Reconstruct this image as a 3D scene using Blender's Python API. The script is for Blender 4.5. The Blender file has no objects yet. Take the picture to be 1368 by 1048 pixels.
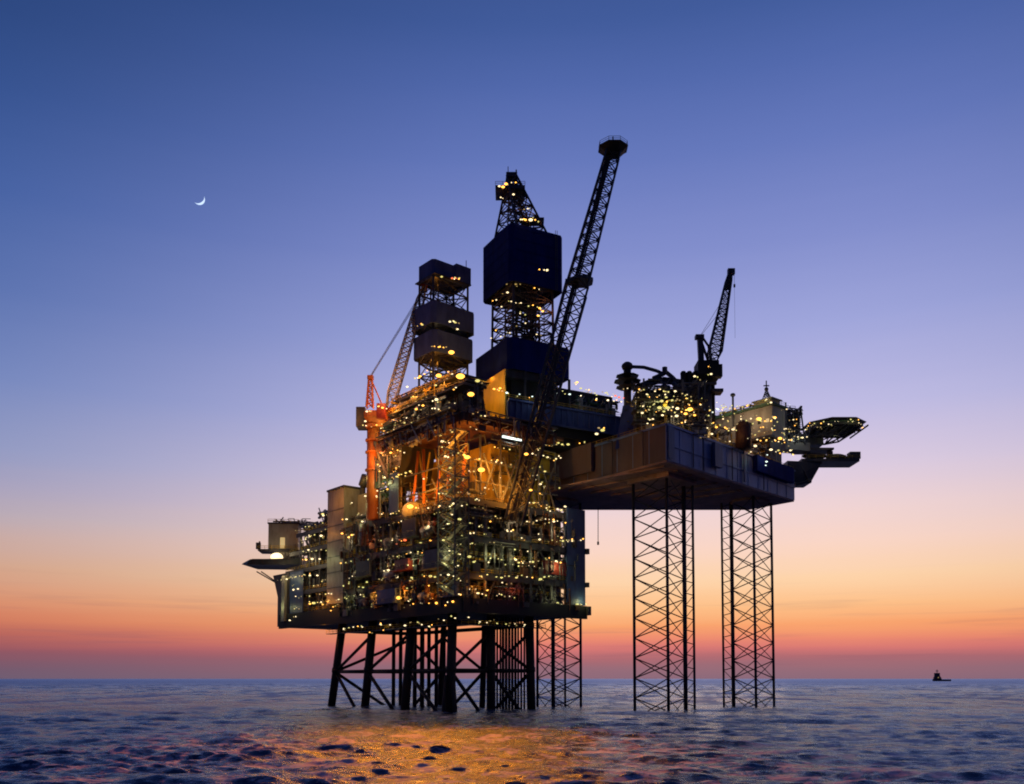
import bpy, math, random
import numpy as np
from mathutils import Vector

random.seed(11)
rng = np.random.default_rng(5)
SC = bpy.context.scene
COL = SC.collection
R = math.radians

# ------------------------------------------------------------------ camera
W0, H0, F = 1368.0, 1048.0, 1200.0
PITCH = R(3.0)
SH = 0.234
CAMZ = 9.0
cam = bpy.data.cameras.new('camera')
cam.sensor_width = 36.0
cam.lens = 36.0 * F / W0
cam.shift_y = SH
cam.clip_start = 0.5
cam.clip_end = 120000
camo = bpy.data.objects.new('camera', cam)
camo.location = (0, 0, CAMZ)
camo.rotation_euler = (R(90) + PITCH, 0, 0)
COL.objects.link(camo)
SC.camera = camo
SC.view_settings.view_transform = 'Standard'
SC.view_settings.look = 'None'
SC.view_settings.exposure = 0
SC.cycles.filter_width = 1.9
SC.cycles.use_denoising = True
SC.cycles.denoising_prefilter = 'NONE'
SC.cycles.max_bounces = 5
SC.cycles.sample_clamp_indirect = 2
SC.cycles.sample_clamp_direct = 5
SC.cycles.caustics_reflective = False
SC.cycles.caustics_refractive = False

CY, SY = math.cos(PITCH), math.sin(PITCH)

def ray(px, py):
    a = (px - 684.0) / F
    b = (524.0 + W0 * SH - py) / F
    return Vector((a, CY - b * SY, SY + b * CY))

def at(px, py, Y):
    """survey helper: the world point seen in direction (px, py) at distance Y"""
    d = ray(px, py)
    t = Y / d.y
    return Vector((d.x * t, Y, CAMZ + d.z * t))

class Fr:
    """a horizontal frame: origin, axis a, axis b"""
    def __init__(s, o, a, b):
        s.o = Vector((o[0], o[1], 0)); s.a = Vector((a[0], a[1], 0)).normalized(); s.b = Vector((b[0], b[1], 0)).normalized()
    def __call__(s, a, b, z):
        p = s.o + s.a * a + s.b * b
        return Vector((p.x, p.y, z))
    def hit_b(s, px, py, b):      # plane b = const -> (a, z)
        d = ray(px, py); n = Vector((s.a.y, -s.a.x, 0))
        o = s.o + s.b * b
        t = o.dot(n) / d.dot(n)
        q = Vector((d.x * t, d.y * t, 0)) - o
        return q.dot(s.a), CAMZ + d.z * t
    def hit_a(s, px, py, a):      # plane a = const -> (b, z)
        d = ray(px, py); n = Vector((s.b.y, -s.b.x, 0))
        o = s.o + s.a * a
        t = o.dot(n) / d.dot(n)
        q = Vector((d.x * t, d.y * t, 0)) - o
        return q.dot(s.b), CAMZ + d.z * t
    def inv(s, p):
        q = Vector((p.x, p.y, 0)) - s.o
        return q.dot(s.a), q.dot(s.b)

# ------------------------------------------------------------------ materials
def srgb(r, g, b):
    f = lambda c: (c / 255) / 12.92 if c / 255 <= 0.04045 else ((c / 255 + 0.055) / 1.055) ** 2.4
    return (f(r), f(g), f(b), 1)

def paint(name, col, rough=0.55, var=0.35, metal=0.0, scale=0.35, rust=0.0):
    m = bpy.data.materials.new(name); m.use_nodes = True
    nt = m.node_tree; n = nt.nodes; l = nt.links
    b = n['Principled BSDF']
    tc = n.new('ShaderNodeTexCoord')
    mp = n.new('ShaderNodeMapping'); mp.inputs['Scale'].default_value = (1, 1, 0.35)
    l.new(tc.outputs['Object'], mp.inputs[0])
    nz = n.new('ShaderNodeTexNoise'); nz.inputs['Scale'].default_value = scale; nz.inputs['Detail'].default_value = 7
    nz.inputs['Roughness'].default_value = 0.65
    l.new(mp.outputs[0], nz.inputs['Vector'])
    mr = n.new('ShaderNodeMapRange'); mr.inputs[1].default_value = 0.3; mr.inputs[2].default_value = 0.7
    mr.inputs[3].default_value = 1 - var; mr.inputs[4].default_value = 1 + var
    l.new(nz.outputs['Fac'], mr.inputs[0])
    hs = n.new('ShaderNodeVectorMath'); hs.operation = 'SCALE'
    hs.inputs[0].default_value = col[:3]
    l.new(mr.outputs[0], hs.inputs['Scale'])
    out = hs.outputs[0]
    if rust:
        n2 = n.new('ShaderNodeTexNoise'); n2.inputs['Scale'].default_value = scale * 2.3; n2.inputs['Detail'].default_value = 9
        l.new(mp.outputs[0], n2.inputs['Vector'])
        r2 = n.new('ShaderNodeMapRange'); r2.inputs[1].default_value = 0.52; r2.inputs[2].default_value = 0.68; r2.inputs[4].default_value = rust
        l.new(n2.outputs['Fac'], r2.inputs[0])
        mx = n.new('ShaderNodeMix'); mx.data_type = 'RGBA'
        l.new(r2.outputs[0], mx.inputs[0]); l.new(out, mx.inputs[6]); mx.inputs[7].default_value = (0.09, 0.035, 0.015, 1)
        out = mx.outputs[2]
    l.new(out, b.inputs['Base Color'])
    b.inputs['Roughness'].default_value = rough
    b.inputs['Metallic'].default_value = metal
    bp = n.new('ShaderNodeBump'); bp.inputs['Strength'].default_value = 0.25; bp.inputs['Distance'].default_value = 0.1
    l.new(nz.outputs['Fac'], bp.inputs['Height']); l.new(bp.outputs[0], b.inputs['Normal'])
    return m

def ribbed(name, col, pitch=1.3, rough=0.85):
    """corrugated steel cladding: vertical ribs"""
    m = paint(name, col, rough, 0.3)
    nt = m.node_tree; n = nt.nodes; l = nt.links
    tc = n.new('ShaderNodeTexCoord')
    w = n.new('ShaderNodeTexWave'); w.wave_type = 'BANDS'; w.bands_direction = 'X'
    w.inputs['Scale'].default_value = 1.0 / pitch; w.inputs['Distortion'].default_value = 0.0
    l.new(tc.outputs['Object'], w.inputs['Vector'])
    bp = n.new('ShaderNodeBump'); bp.inputs['Strength'].default_value = 0.5; bp.inputs['Distance'].default_value = 0.12
    l.new(w.outputs['Fac'], bp.inputs['Height'])
    l.new(bp.outputs[0], n['Principled BSDF'].inputs['Normal'])
    n['Principled BSDF'].inputs['Specular IOR Level'].default_value = .15
    return m

def glowmat(name, col, s):
    m = bpy.data.materials.new(name); m.use_nodes = True
    nt = m.node_tree; b = nt.nodes['Principled BSDF']
    b.inputs['Base Color'].default_value = (0.8, 0.8, 0.8, 1)
    b.inputs['Emission Color'].default_value = (*col, 1)
    b.inputs['Emission Strength'].default_value = s
    m.cycles.emission_sampling = 'NONE'
    return m

M = {
 'navy': ribbed('navy_wind_wall', (0.004, 0.014, 0.15)),
 'slate': ribbed('slate_wind_wall', (0.075, 0.105, 0.27)),
 'steel': paint('dark_steel', (0.045, 0.045, 0.055), 0.5, 0.4, rust=0.4),
 'grey': paint('grey_paint', (0.10, 0.10, 0.115), 0.5, 0.4, rust=0.5),
 'pale': paint('pale_paint', (0.30, 0.28, 0.24), 0.5, 0.25, rust=0.35),
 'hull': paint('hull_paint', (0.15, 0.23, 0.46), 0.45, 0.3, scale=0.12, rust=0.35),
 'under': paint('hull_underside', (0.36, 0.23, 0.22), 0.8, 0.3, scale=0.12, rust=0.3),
 'yellow': paint('yellow_paint', (0.55, 0.36, 0.05), 0.45, 0.25, rust=0.3),
 'orange': paint('orange_paint', (0.55, 0.17, 0.04), 0.45, 0.25, rust=0.3),
 'red': paint('red_paint', (0.20, 0.022, 0.014), 0.45, 0.25, rust=0.2),
 'blue': paint('blue_paint', (0.05, 0.09, 0.22), 0.45, 0.3, rust=0.2),
 'green': paint('green_deck_paint', (0.05, 0.10, 0.06), 0.7, 0.3),
 'pipe': paint('pipe_steel', (0.30, 0.30, 0.28), 0.35, 0.4, metal=0.4, scale=0.8, rust=0.4),
 'jacket': paint('jacket_steel', (0.028, 0.02, 0.018), 0.7, 0.4, scale=0.3, rust=0.6),
 'legm': paint('leg_steel', (0.035, 0.036, 0.055), 0.55, 0.3, rust=0.3),
 'rust': paint('rusty_girder', (0.12, 0.045, 0.025), 0.7, 0.4, rust=0.6),
 'brown': paint('shaded_side_brown', (0.11, 0.075, 0.085), 0.6, 0.35, scale=0.12, rust=0.4),  # shade of the left hull side put into the colour
 'haze': paint('hazy_ship_paint', (0.10, 0.07, 0.09), 0.8, 0.2),
 'black': paint('black_rubber', (0.012, 0.012, 0.014), 0.7, 0.2),
}
LAMPC = {
 'w': ((1.0, 0.78, 0.42), 1.9), 'g': ((0.90, 0.80, 0.22), 1.0), 's': ((1.0, 0.42, 0.05), 3.4),
 'c': ((0.75, 0.92, 0.84), 1.7), 'r': ((1.0, 0.14, 0.04), 1.5), 'd': ((0.80, 0.55, 0.16), 0.45),
}
GM = {k: glowmat('lamp_glow_' + k, c, s) for k, (c, s) in LAMPC.items()}

# ------------------------------------------------------------------ mesh builder
class MB:
    def __init__(s): s.v = []; s.f = []
    def add(s, vs, fs):
        o = len(s.v); s.v += [tuple(x) for x in vs]; s.f += [tuple(i + o for i in f) for f in fs]
        return s
    def box(s, fr, a0, a1, b0, b1, z0, z1):
        vs = [fr(a, b, z) for z in (z0, z1) for a, b in ((a0, b0), (a1, b0), (a1, b1), (a0, b1))]
        return s.add(vs, [(0, 3, 2, 1), (4, 5, 6, 7), (0, 1, 5, 4), (1, 2, 6, 5), (2, 3, 7, 6), (3, 0, 4, 7)])
    def prism(s, pts, z0, z1, top=None):
        n = len(pts); top = top or pts
        vs = [(p[0], p[1], z0) for p in pts] + [(p[0], p[1], z1) for p in top]
        fs = [tuple(range(n - 1, -1, -1)), tuple(range(n, 2 * n))] + [(i, (i + 1) % n, n + (i + 1) % n, n + i) for i in range(n)]
        return s.add(vs, fs)
    def tube(s, p, q, r, n=6, r2=None):
        p, q = Vector(p), Vector(q); r2 = r if r2 is None else r2
        d = (q - p)
        if d.length < 1e-4: return s
        d.normalize()
        x = d.cross(Vector((0, 0, 1)))
        if x.length < 0.05: x = d.cross(Vector((1, 0, 0)))
        x.normalize(); y = d.cross(x)
        vs = []
        for c, rr in ((p, r), (q, r2)):
            for i in range(n):
                t = 2 * math.pi * i / n
                vs.append(c + x * (math.cos(t) * rr) + y * (math.sin(t) * rr))
        fs = [(i, (i + 1) % n, n + (i + 1) % n, n + i) for i in range(n)] + [tuple(range(n - 1, -1, -1)), tuple(range(n, 2 * n))]
        return s.add(vs, fs)
    def path(s, pts, r, n=5):
        for a, b in zip(pts, pts[1:]): s.tube(a, b, r, n)
        return s
    def ball(s, c, r, sz=1.0, nu=8, nv=5):
        vs = []; fs = []
        for j in range(nv + 1):
            ph = math.pi * j / nv
            for i in range(nu):
                th = 2 * math.pi * i / nu
                vs.append((c[0] + r * math.sin(ph) * math.cos(th), c[1] + r * math.sin(ph) * math.sin(th), c[2] + r * sz * math.cos(ph)))
        for j in range(nv):
            for i in range(nu):
                fs.append((j * nu + i, (j + 1) * nu + i, (j + 1) * nu + (i + 1) % nu, j * nu + (i + 1) % nu))
        return s.add(vs, fs)
    def beam(s, p, q, w, h):
        """rectangular section bar"""
        p, q = Vector(p), Vector(q); d = (q - p).normalized()
        x = d.cross(Vector((0, 0, 1)))
        if x.length < 0.05: x = Vector((1, 0, 0))
        x.normalize(); y = x.cross(d)
        vs = [c + x * (sx * w / 2) + y * (sy * h / 2) for c in (p, q) for sx, sy in ((-1, -1), (1, -1), (1, 1), (-1, 1))]
        return s.add(vs, [(3, 2, 1, 0), (4, 5, 6, 7), (0, 1, 5, 4), (1, 2, 6, 5), (2, 3, 7, 6), (3, 0, 4, 7)])
    def build(s, name, mat, parent=None, smooth=False):
        if not s.v: return None
        me = bpy.data.meshes.new(name)
        off = parent_world(parent)
        me.from_pydata([(x - off[0], y - off[1], z - off[2]) for x, y, z in s.v], [], s.f)
        me.materials.append(M[mat] if isinstance(mat, str) else mat)
        if smooth:
            me.polygons.foreach_set('use_smooth', [True] * len(me.polygons))
        o = bpy.data.objects.new(name, me); COL.objects.link(o)
        if parent: o.parent = parent
        return o

def parent_world(p):
    v = Vector((0, 0, 0))
    while p is not None:
        v += Vector(p.location); p = p.parent
    return v

def thing(name, loc, label, cat, group=None, kind=None):
    o = bpy.data.objects.new(name, None); o.empty_display_size = 2
    o.location = loc; COL.objects.link(o)
    o['label'] = label; o['category'] = cat
    if group: o['group'] = group
    if kind: o['kind'] = kind
    return o

LM = {}
LCOUNT = {}
def lamp(parent, p, k='w', s=0.5):
    """a lamp: bulb enlarged to take in its halo; the bulb mesh is shared"""
    s = s * (0.53 if s < .9 else .66) * random.uniform(.7, 1.15)
    if parent.name.startswith(('rig_deck', 'accomm')): s *= .8
    for _ in range(random.choice((0, 1, 1, 2))):
        q = Vector(p) + Vector((random.uniform(-1.6, 1.6), random.uniform(-.5, .5), random.uniform(-.5, .5)))
        LCOUNT.setdefault(parent.name + '|x', []).append((q, random.choice('dgwdgs'), random.uniform(.12, .26)))
    key = (k, round(s, 1))
    if key not in LM:
        me = bpy.data.meshes.new('lamp')
        mb = MB().ball((0, 0, 0), key[1], 0.75, 8, 5); mb.v = [(x * 1.3, y, z) for x, y, z in mb.v]
        me.from_pydata(mb.v, [], mb.f); me.materials.append(GM[k])
        LM[key] = me
    LCOUNT[parent.name] = LCOUNT.get(parent.name, 0) + 1
    if LCOUNT[parent.name] > 98:
        LCOUNT.setdefault(parent.name + '|x', []).append((Vector(p), k, s)); return
    o = bpy.data.objects.new('lamp', LM[key]); COL.objects.link(o)
    o.parent = parent; o.location = Vector(p) - parent_world(parent)

def flush_lamps(things):
    for t in things:
        ex = LCOUNT.get(t.name + '|x', [])
        for k in LAMPC:
            mb = MB()
            for p, kk, s in ex:
                if kk == k: mb.ball(p, s, 0.8, 6, 4)
            if mb.v:
                o = mb.build('lamp_string', GM[k], t); o['kind'] = 'stuff'

LS = 0.26
def light(parent, p, col, power, rad=0.6):
    d = bpy.data.lights.new('lamp_fill_light', 'POINT'); d.energy = power * LS; d.color = col; d.shadow_soft_size = rad
    o = bpy.data.objects.new('lamp_fill_light', d); COL.objects.link(o)
    if parent: o.parent = parent
    o.location = Vector(p) - parent_world(parent)
SOD = (1.0, 0.36, 0.035); WRM = (1.0, 0.78, 0.42); GRN = (0.85, 0.85, 0.35); COOL = (0.8, 0.95, 0.9)

def lattice(mb, bot, top, nb, rc, rb, rings=True, faces=None, kind='X'):
    """n-cornered lattice mast between two corner rings"""
    n = len(bot)
    lv = [[Vector(bot[i]).lerp(Vector(top[i]), k / nb) for i in range(n)] for k in range(nb + 1)]
    if rc > 0:
        for i in range(n): mb.tube(bot[i], top[i], rc, 6)
    for k in range(nb):
        for i in (faces if faces is not None else range(n)):
            j = (i + 1) % n
            if kind == 'X' or k % 2 == 0: mb.tube(lv[k][i], lv[k + 1][j], rb, 4)
            if kind == 'X' or k % 2 == 1: mb.tube(lv[k][j], lv[k + 1][i], rb, 4)
            if rings: mb.tube(lv[k + 1][i], lv[k + 1][j], rb, 4)
    return mb

def handrail(mb, fr, a0, b0, a1, b1, z, h=1.15, step=2.2):
    L = math.hypot(a1 - a0, b1 - b0); n = max(1, int(L / step))
    for hh in (h, h * 0.5): mb.tube(fr(a0, b0, z + hh), fr(a1, b1, z + hh), 0.07, 4)
    for i in range(n + 1):
        t = i / n; a = a0 + (a1 - a0) * t; b = b0 + (b1 - b0) * t
        mb.tube(fr(a, b, z), fr(a, b, z + h), 0.06, 4)

# ------------------------------------------------------------------ frames of the two structures
P = Fr((-12.5, 235), (-0.64, 0.768), (0.768, 0.64))        # fixed platform: a = u along left face, b = v along right face
Q = Fr((-0.2, 256), (0.88, 0.47), (-0.47, 0.88))           # rig drilling package
XY = Fr((0, 0), (1, 0), (0, 1))

def clutter(parent, fr, a0, a1, b0, b1, z0, z1, n, seed=None, mats=('pipe', 'grey', 'steel'), vess=1, rmax=0.45):
    """piping, valves, vessels and cable trays filling one equipment bay"""
    rs = random.Random(seed)
    bms = {m: MB() for m in mats}
    D = z1 - z0
    for i in range(n):
        mb = bms[rs.choice(mats)]
        k = rs.random(); r = rs.uniform(0.1, rmax)
        a = rs.uniform(a0, a1); b = rs.uniform(b0, b1); z = rs.uniform(z0 + 0.3, z1 - 0.3)
        if k < 0.34:      # run along a with a dog-leg
            e = min(a1, a + rs.uniform(3, 9))
            zz = min(z1 - 0.2, max(z0 + 0.2, z + rs.uniform(-3, 3)))
            mid = rs.uniform(a, e)
            mb.path([fr(a, b, z), fr(mid, b, z), fr(mid, b, zz), fr(e, b, zz)], r, 6)
        elif k < 0.6:     # riser
            mb.tube(fr(a, b, z0), fr(a, b, rs.uniform(z0 + D * 0.4, z1)), r, 6)
            if rs.random() < 0.5: mb.ball(fr(a, b, z), r * 2.2, 1, 6, 4)
        elif k < 0.72:    # across
            mb.tube(fr(a, b0, z), fr(a, b1, z), r, 6)
        elif k < 0.86:    # equipment box on a skid
            w = rs.uniform(0.8, 2.6); h = rs.uniform(0.6, min(3.2, D * 0.6))
            mb.box(fr, a, min(a + w, a1), b, min(b + w, b1), z0 + 0.05, z0 + h)
        elif k < 0.93:    # diagonal strut
            mb.tube(fr(a, b, z0), fr(min(a1, a + D * 0.7), b, z1), 0.22, 5)
        else:             # cable tray
            mb.beam(fr(a0, b, z), fr(a1, b, z), 0.5, 0.15)
    big = max(bms.values(), key=lambda q: len(q.f))
    for m, mb in list(bms.items()):
        if mb is not big and len(mb.f) < 75:
            big.add(mb.v, mb.f); mb.v = []; mb.f = []
    for m, mb in bms.items(): mb.build('pipework', m, parent)
    for i in range(vess):
        a = rs.uniform(a0 + 1, a1 - 1); b = rs.uniform(b0 + 1, max(b0 + 1.1, b1 - 1))
        r = rs.uniform(0.7, min(1.6, D * 0.25)); mb = MB()
        if rs.random() < 0.5:
            z = z0 + 0.6; h = min(D - 1.6, rs.uniform(2.5, 7))
            mb.tube(fr(a, b, z), fr(a, b, z + h), r, 12); mb.ball(fr(a, b, z + h), r, 0.6, 12, 6)
            for s in (-1, 1): mb.tube(fr(a + s * r * 0.7, b, z0), fr(a + s * r * 0.7, b, z + 0.5), 0.15, 4)
        else:
            z = z0 + r + 0.8; L = min(a1 - a, rs.uniform(3, 7))
            mb.tube(fr(a, b, z), fr(a + L, b, z), r, 12); mb.ball(fr(a, b, z), r, 1, 12, 6); mb.ball(fr(a + L, b, z), r, 1, 12, 6)
            for s in (0.2, 0.8): mb.box(fr, a + L * s - 0.2, a + L * s + 0.2, b - r * 0.8, b + r * 0.8, z0, z - r * 0.5)
        mb.build('vessel', rs.choice(['pale', 'pipe', 'grey']), parent, True)

ALL = []
def T(*a, **k):
    t = thing(*a, **k); ALL.append(t); return t

# ================================================================== STEEL JACKET
jk = T('steel_jacket', P(45, 18, 0), 'dark battered steel jacket standing in the sea under the brightly lit platform', 'platform jacket')
DZ = 27.6
legs = {}
for (u, v, du) in ((80, 4, 7), (58, 4, 4), (35, 4, 3), (12, 4, 0), (12, 18.5, 0), (11, 33, 0), (35, 33, 3), (58, 33, 4), (80, 33, 7)):
    b = P(u, v, -6); t = P(u - du, v + (1 if v < 10 else -1 if v > 30 else 0), DZ + 1)
    legs[(u, v)] = (b, t)
    mb = MB(); r = 1.32 if v < 10 or u < 15 else .95
    mb.tube(b, t, r, 14)
    for z in (11, 24):
        k = (z + 6) / (DZ + 7); c = b.lerp(t, k); c2 = b.lerp(t, k + 0.04)
        mb.tube(c, c2, r * 1.13, 14)
    if (u, v) in ((12, 4),):      # pile sleeves flaring out at the foot
        for a_ in (-1, 1):
            mb.tube(P(u + a_ * 2.6, v, -6), P(u + a_ * 1.2, v, 10), 0.5, 8)
            mb.tube(P(u, v + a_ * 2.6, -6), P(u, v + a_ * 1.2, 10), 0.5, 8)
    mb.build('jacket_leg', 'jacket', jk, True)
def legp(k, z):
    b, t = legs[k]; return b.lerp(t, (z + 6) / (DZ + 7))
def xb(k1, k2):
    mb = MB()
    mb.tube(legp(k1, 11.3), legp(k2, 11.3), 0.55, 8)
    mb.tube(legp(k1, 24.6), legp(k2, 24.6), 0.6, 8)
    mb.tube(legp(k2, 22.5), legp(k1, 11.5), 0.5, 8)
    mb.tube(legp(k1, 11), legp(k2, -5), 0.55, 8)
    mb.build('cross_brace', 'jacket', jk, True)
for k1, k2 in (((80, 4), (58, 4)), ((58, 4), (35, 4)), ((35, 4), (12, 4)), ((12, 4), (12, 18.5)), ((12, 18.5), (11, 33)),
               ((11, 33), (35, 33)), ((35, 33), (58, 33)), ((58, 33), (80, 33)), ((80, 4), (80, 33))):
    xb(k1, k2)
for i in range(26):
    row = i % 2
    if i < 16: u, v = 16 + row * 4, 26 + (i // 2) * 1.2
    else: u, v = 40 + ((i - 16) // 2) * 4.1, 14 + row * 8
    MB().tube(P(u, v, -6), P(u, v, DZ), 0.3 if i < 16 else 0.6, 8).build('conductor', 'jacket', jk, True)
mb = MB(); mb.box(P, 10, 78, 1.5, 3.5, 23.6, 23.8); mb.box(P, 6, 8, 3.5, 34, 23.6, 23.8)
mb.build('walkway', 'steel', jk)
mb = MB(); handrail(mb, P, 10, 1.5, 78, 1.5, 23.8); handrail(mb, P, 6, 3.5, 6, 34, 23.8)
mb.build('handrail', 'yellow', jk)

# ================================================================== MAIN PROCESS MODULE  (near corner)
pm = T('process_module', P(30, 20, DZ), 'open multi-deck process block crammed with pipework and lamps, carried by the jacket', 'process module')
LV = [28.5, 37.0, 46.8, 56.8]
UE = 64
def decks(parent, u0, u1, v0, v1, levels, top=True, under=1.6, holes=None):
    for z in levels:
        mb = MB(); mb.box(P, u0, u1, v0, v1, z - 0.35, z)
        dk_ = mb.build('deck', 'steel', parent)
        mb = MB()
        mb.box(P, u0 - .01, u1, v0 - 0.25, v0 - 0.01, z - under, z + 0.12)
        mb.box(P, u0 - 0.25, u0 - 0.02, v0 - .25, v1, z - under, z + 0.12)
        for k in range(int(u0) + 4, int(u1), 8): mb.box(P, k, k + .3, v0, v1, z - under + .2, z - 0.36)
        for k in range(int(v0) + 5, int(v1), 8): mb.box(P, u0, u1, k, k + .3, z - under + .3, z - 0.37)
        mb.build('deck_girder', 'steel', parent)
        mb = MB(); handrail(mb, P, u0, v0 - 0.1, u1, v0 - 0.1, z); handrail(mb, P, u0 - .1, v0, u0 - .1, v1, z)
        mb.build('handrail', 'yellow', dk_)
decks(pm, 0, UE, 0, 43.5, LV)
# deep bottom girders
mb = MB()
mb.box(P, -1, UE + 1, -1.2, -0.3, DZ - 1.2, 30.2); mb.box(P, -1.2, -0.3, -1.2, 44, DZ - 1.2, 30.2); mb.box(P, 0, 108, 2, 43, DZ - 0.6, DZ + 0.4)
mb.box(P, UE + 1, 108, -1.2, -0.3, DZ - 1.0, 31.5)
mb.build('bottom_girder', 'black', pm)
# corner posts and columns
for u in range(0, UE + 1, 8):
    MB().box(P, u - .3, u + .3, -0.22, 0.45, 30.3, LV[3] - 0.4).build('column', 'steel', pm)
for v in range(7, 40, 8):
    MB().box(P, -0.22, 0.45, v - .35, v + .35, 30.3, LV[3] - 0.4).build('column', 'grey', pm)
# cross bracing in the bays
rs = random.Random(4)
for i, u in enumerate(range(0, UE, 8)):
    for j in range(3):
        if rs.random() < 0.45:
            mb = MB(); a, b = (u, u + 8) if rs.random() < .5 else (u + 8, u)
            mb.tube(P(a, 0.6, LV[j]), P((a + b) / 2, .6, LV[j + 1] - 1), 0.28, 6); mb.tube(P(b, 0.6, LV[j]), P((a + b) / 2, .6, LV[j + 1] - 1), 0.28, 6)
            mb.build('cross_brace', 'grey', pm)
for v in (7, 15, 23):
    for j in range(3):
        if rs.random() < 0.5 or j == 0:
            mb = MB(); mb.tube(P(0.6, v, LV[j]), P(.6, v + 4, LV[j + 1] - 1), 0.28, 6); mb.tube(P(.6, v + 8, LV[j]), P(.6, v + 4, LV[j + 1] - 1), 0.28, 6)
            mb.build('cross_brace', 'grey', pm)
# inner partition walls that close the view through the block
for j in range(3):
    mb = MB(); mb.box(P, 9, UE, 9, 9.3, LV[j] + 0.02, LV[j + 1] - 0.4); mb.box(P, 9, 9.3, 9.3, 43, LV[j] + 0.02, LV[j + 1] - 0.4)
    mb.build('partition_wall', 'grey' if j != 1 else 'steel', pm)
for j in range(3):
    for i, u in enumerate(range(0, UE, 8)):
        clutter(pm, P, u + .3, u + 7.7, 0.8, 8, LV[j], LV[j + 1] - 1.2, 15, seed=100 + j * 20 + i, mats=('pipe', 'steel', ['grey', 'yellow', 'pale', 'red'][(i + j) % 4]))
    for i, v in enumerate(range(0, 35, 8)):
        clutter(pm, P, 0.8, 8, v + .3, v + 7.7, LV[j], LV[j + 1] - 1.2, 14, seed=300 + j * 20 + i, mats=('pipe', 'grey', 'steel'))
for z_ in (32.6, 41.8, 51.6):
    mb = MB(); mb.box(P, 2, UE, 1.6, 8, z_ - .12, z_); mb.box(P, 1.6, 8, 8.01, 42, z_ - .12, z_); dk_ = mb.build('mezzanine', 'steel', pm)
    mb = MB(); handrail(mb, P, 2, 1.5, UE, 1.5, z_); handrail(mb, P, 1.5, 2, 1.5, 42, z_); mb.build('handrail', 'yellow', dk_)
for j in range(3):
    for i, u in enumerate(range(1, UE - 8, 9)):
        clutter(pm, P, u, u + 8.5, -2.0, -.3, LV[j] + (i % 3) * 1.2, LV[j + 1] - .2 + (i % 2), 16, seed=800 + j * 20 + i, mats=('steel', 'grey', 'rust'), vess=i % 2, rmax=.26)
    for i, v in enumerate(range(1, 34, 8)):
        clutter(pm, P, -1.6, -.3, v, v + 7.5, LV[j] + .2, LV[j + 1] - .6, 11, seed=900 + j * 20 + i, mats=('steel', 'grey', 'rust'), vess=0, rmax=.22)
rl = random.Random(77)
def lamp_rows(parent, on, a0, a1, off, zs, keep=.55, step=1.5):
    for z_ in zs:
        run = 1; a = a0
        while a < a1:
            if rl.random() < .12: run = 1 - run
            if run and rl.random() < keep:
                p = P(a, off, z_ + rl.uniform(-.25, .25)) if on == 'b' else P(off, a, z_ + rl.uniform(-.25, .25))
                LCOUNT.setdefault(parent.name + '|x', []).append((p, rl.choice('ddgwgds'), rl.uniform(.10, .27)))
            a += step * rl.uniform(.6, 1.5)
lamp_rows(pm, 'b', 1, UE, -.5, (31.2, 34.8, 40.2, 44.6, 49.6, 54.2, 58.5))
lamp_rows(pm, 'a', 1, 36, -.5, (31.4, 34.8, 40.2, 44.6, 49.6, 54.2, 58.5))
lamp_rows(pm, 'b', 1, UE, 3, (33, 36, 43, 46, 52.4, 55.6), .4)
lamp_rows(pm, 'a', 1, 36, 3, (33, 36, 43, 46, 52.4, 55.6), .4)
# projecting equipment on the left face, as stacked balconies
for (u0, u1, z0, z1, d, m) in ((6, 15, 39, 44, 2.5, 'grey'), (20, 27, 49, 54, 2.2, 'steel'), (30, 40, 31, 35, 2.4, 'blue'), (44, 52, 40, 44.5, 2.6, 'steel'), (2, 8, 31, 34.6, 1.2, 'blue'), (24, 31, 40, 43, 2, 'red')):
    mb = MB(); mb.box(P, u0, u1, -d, -0.3, z0, z1); mb.box(P, u0 - .6, u1 + .6, -d - 1.2, -0.28, z0 - .3, z0 - .02)
    handrail(mb, P, u0 - .6, -d - 1.1, u1 + .6, -d - 1.1, z0)
    mb.build('equipment_cabin', m, pm)
# solid fire wall at the right end, red container wall
wall = MB(); wall.box(P, -0.6, 0.4, 36.5, 43.8, 30.4, 58.5); wall.build('fire_wall', 'blue', pm)
mb = MB(); mb.box(P, -1.2, 0, 43.9, 45, 45.6, 47.2); mb.box(P, -1.2, 0, 43.9, 44.9, 35.8, 37.2); mb.box(P, -2, 0.4, 43.6, 44.8, 27.5, 30.1)
mb.build('landing', 'steel', pm)
mb = MB(); mb.box(P, -0.55, 0.1, 27.5, 36.2, 38.6, 42.4); mb.build('red_panel', 'red', pm)
# stair tower on the near corner (yellow-green lit)
st = T('stair_tower', P(2, -2, 30), 'lit open stair tower zigzagging up the near corner of the process block', 'stair tower')
mb = MB(); lattice(mb, [P(a, b, 30.3) for a, b in ((-2.5, -5), (5, -5), (5, -.5), (-2.5, -.5))], [P(a, b, 74) for a, b in ((-2.5, -5), (5, -5), (5, -.5), (-2.5, -.5))], 14, 0.2, 0.1)
mb.build('frame', 'grey', st)
mb = MB(); mr = MB()
z = 30.4; k = 0
while z < 72:
    a, b = (-2, 4.5) if k % 2 == 0 else (4.5, -2)
    vb = -4.3 if k % 2 == 0 else -2.2
    mb.beam(P(a, vb, z), P(b, vb, z + 3.1), 1.1, 0.25)
    mb.box(P, (4.4 if k % 2 == 0 else -2.4), (5 if k % 2 == 0 else -1.8), -5, -0.6, z + 3.0, z + 3.15)
    mr.tube(P(a, vb - .6, z + 1), P(b, vb - .6, z + 4.1), 0.07, 4)
    lamp(st, P(random.uniform(-2, 4.5), -5.2, z + 2.4), random.choice('wgg'), random.choice((.3, .4, .5)))
    z += 3.1; k += 1
mb.build('stair_flight', 'pale', st); mr.build('handrail', 'yellow', st)
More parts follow.
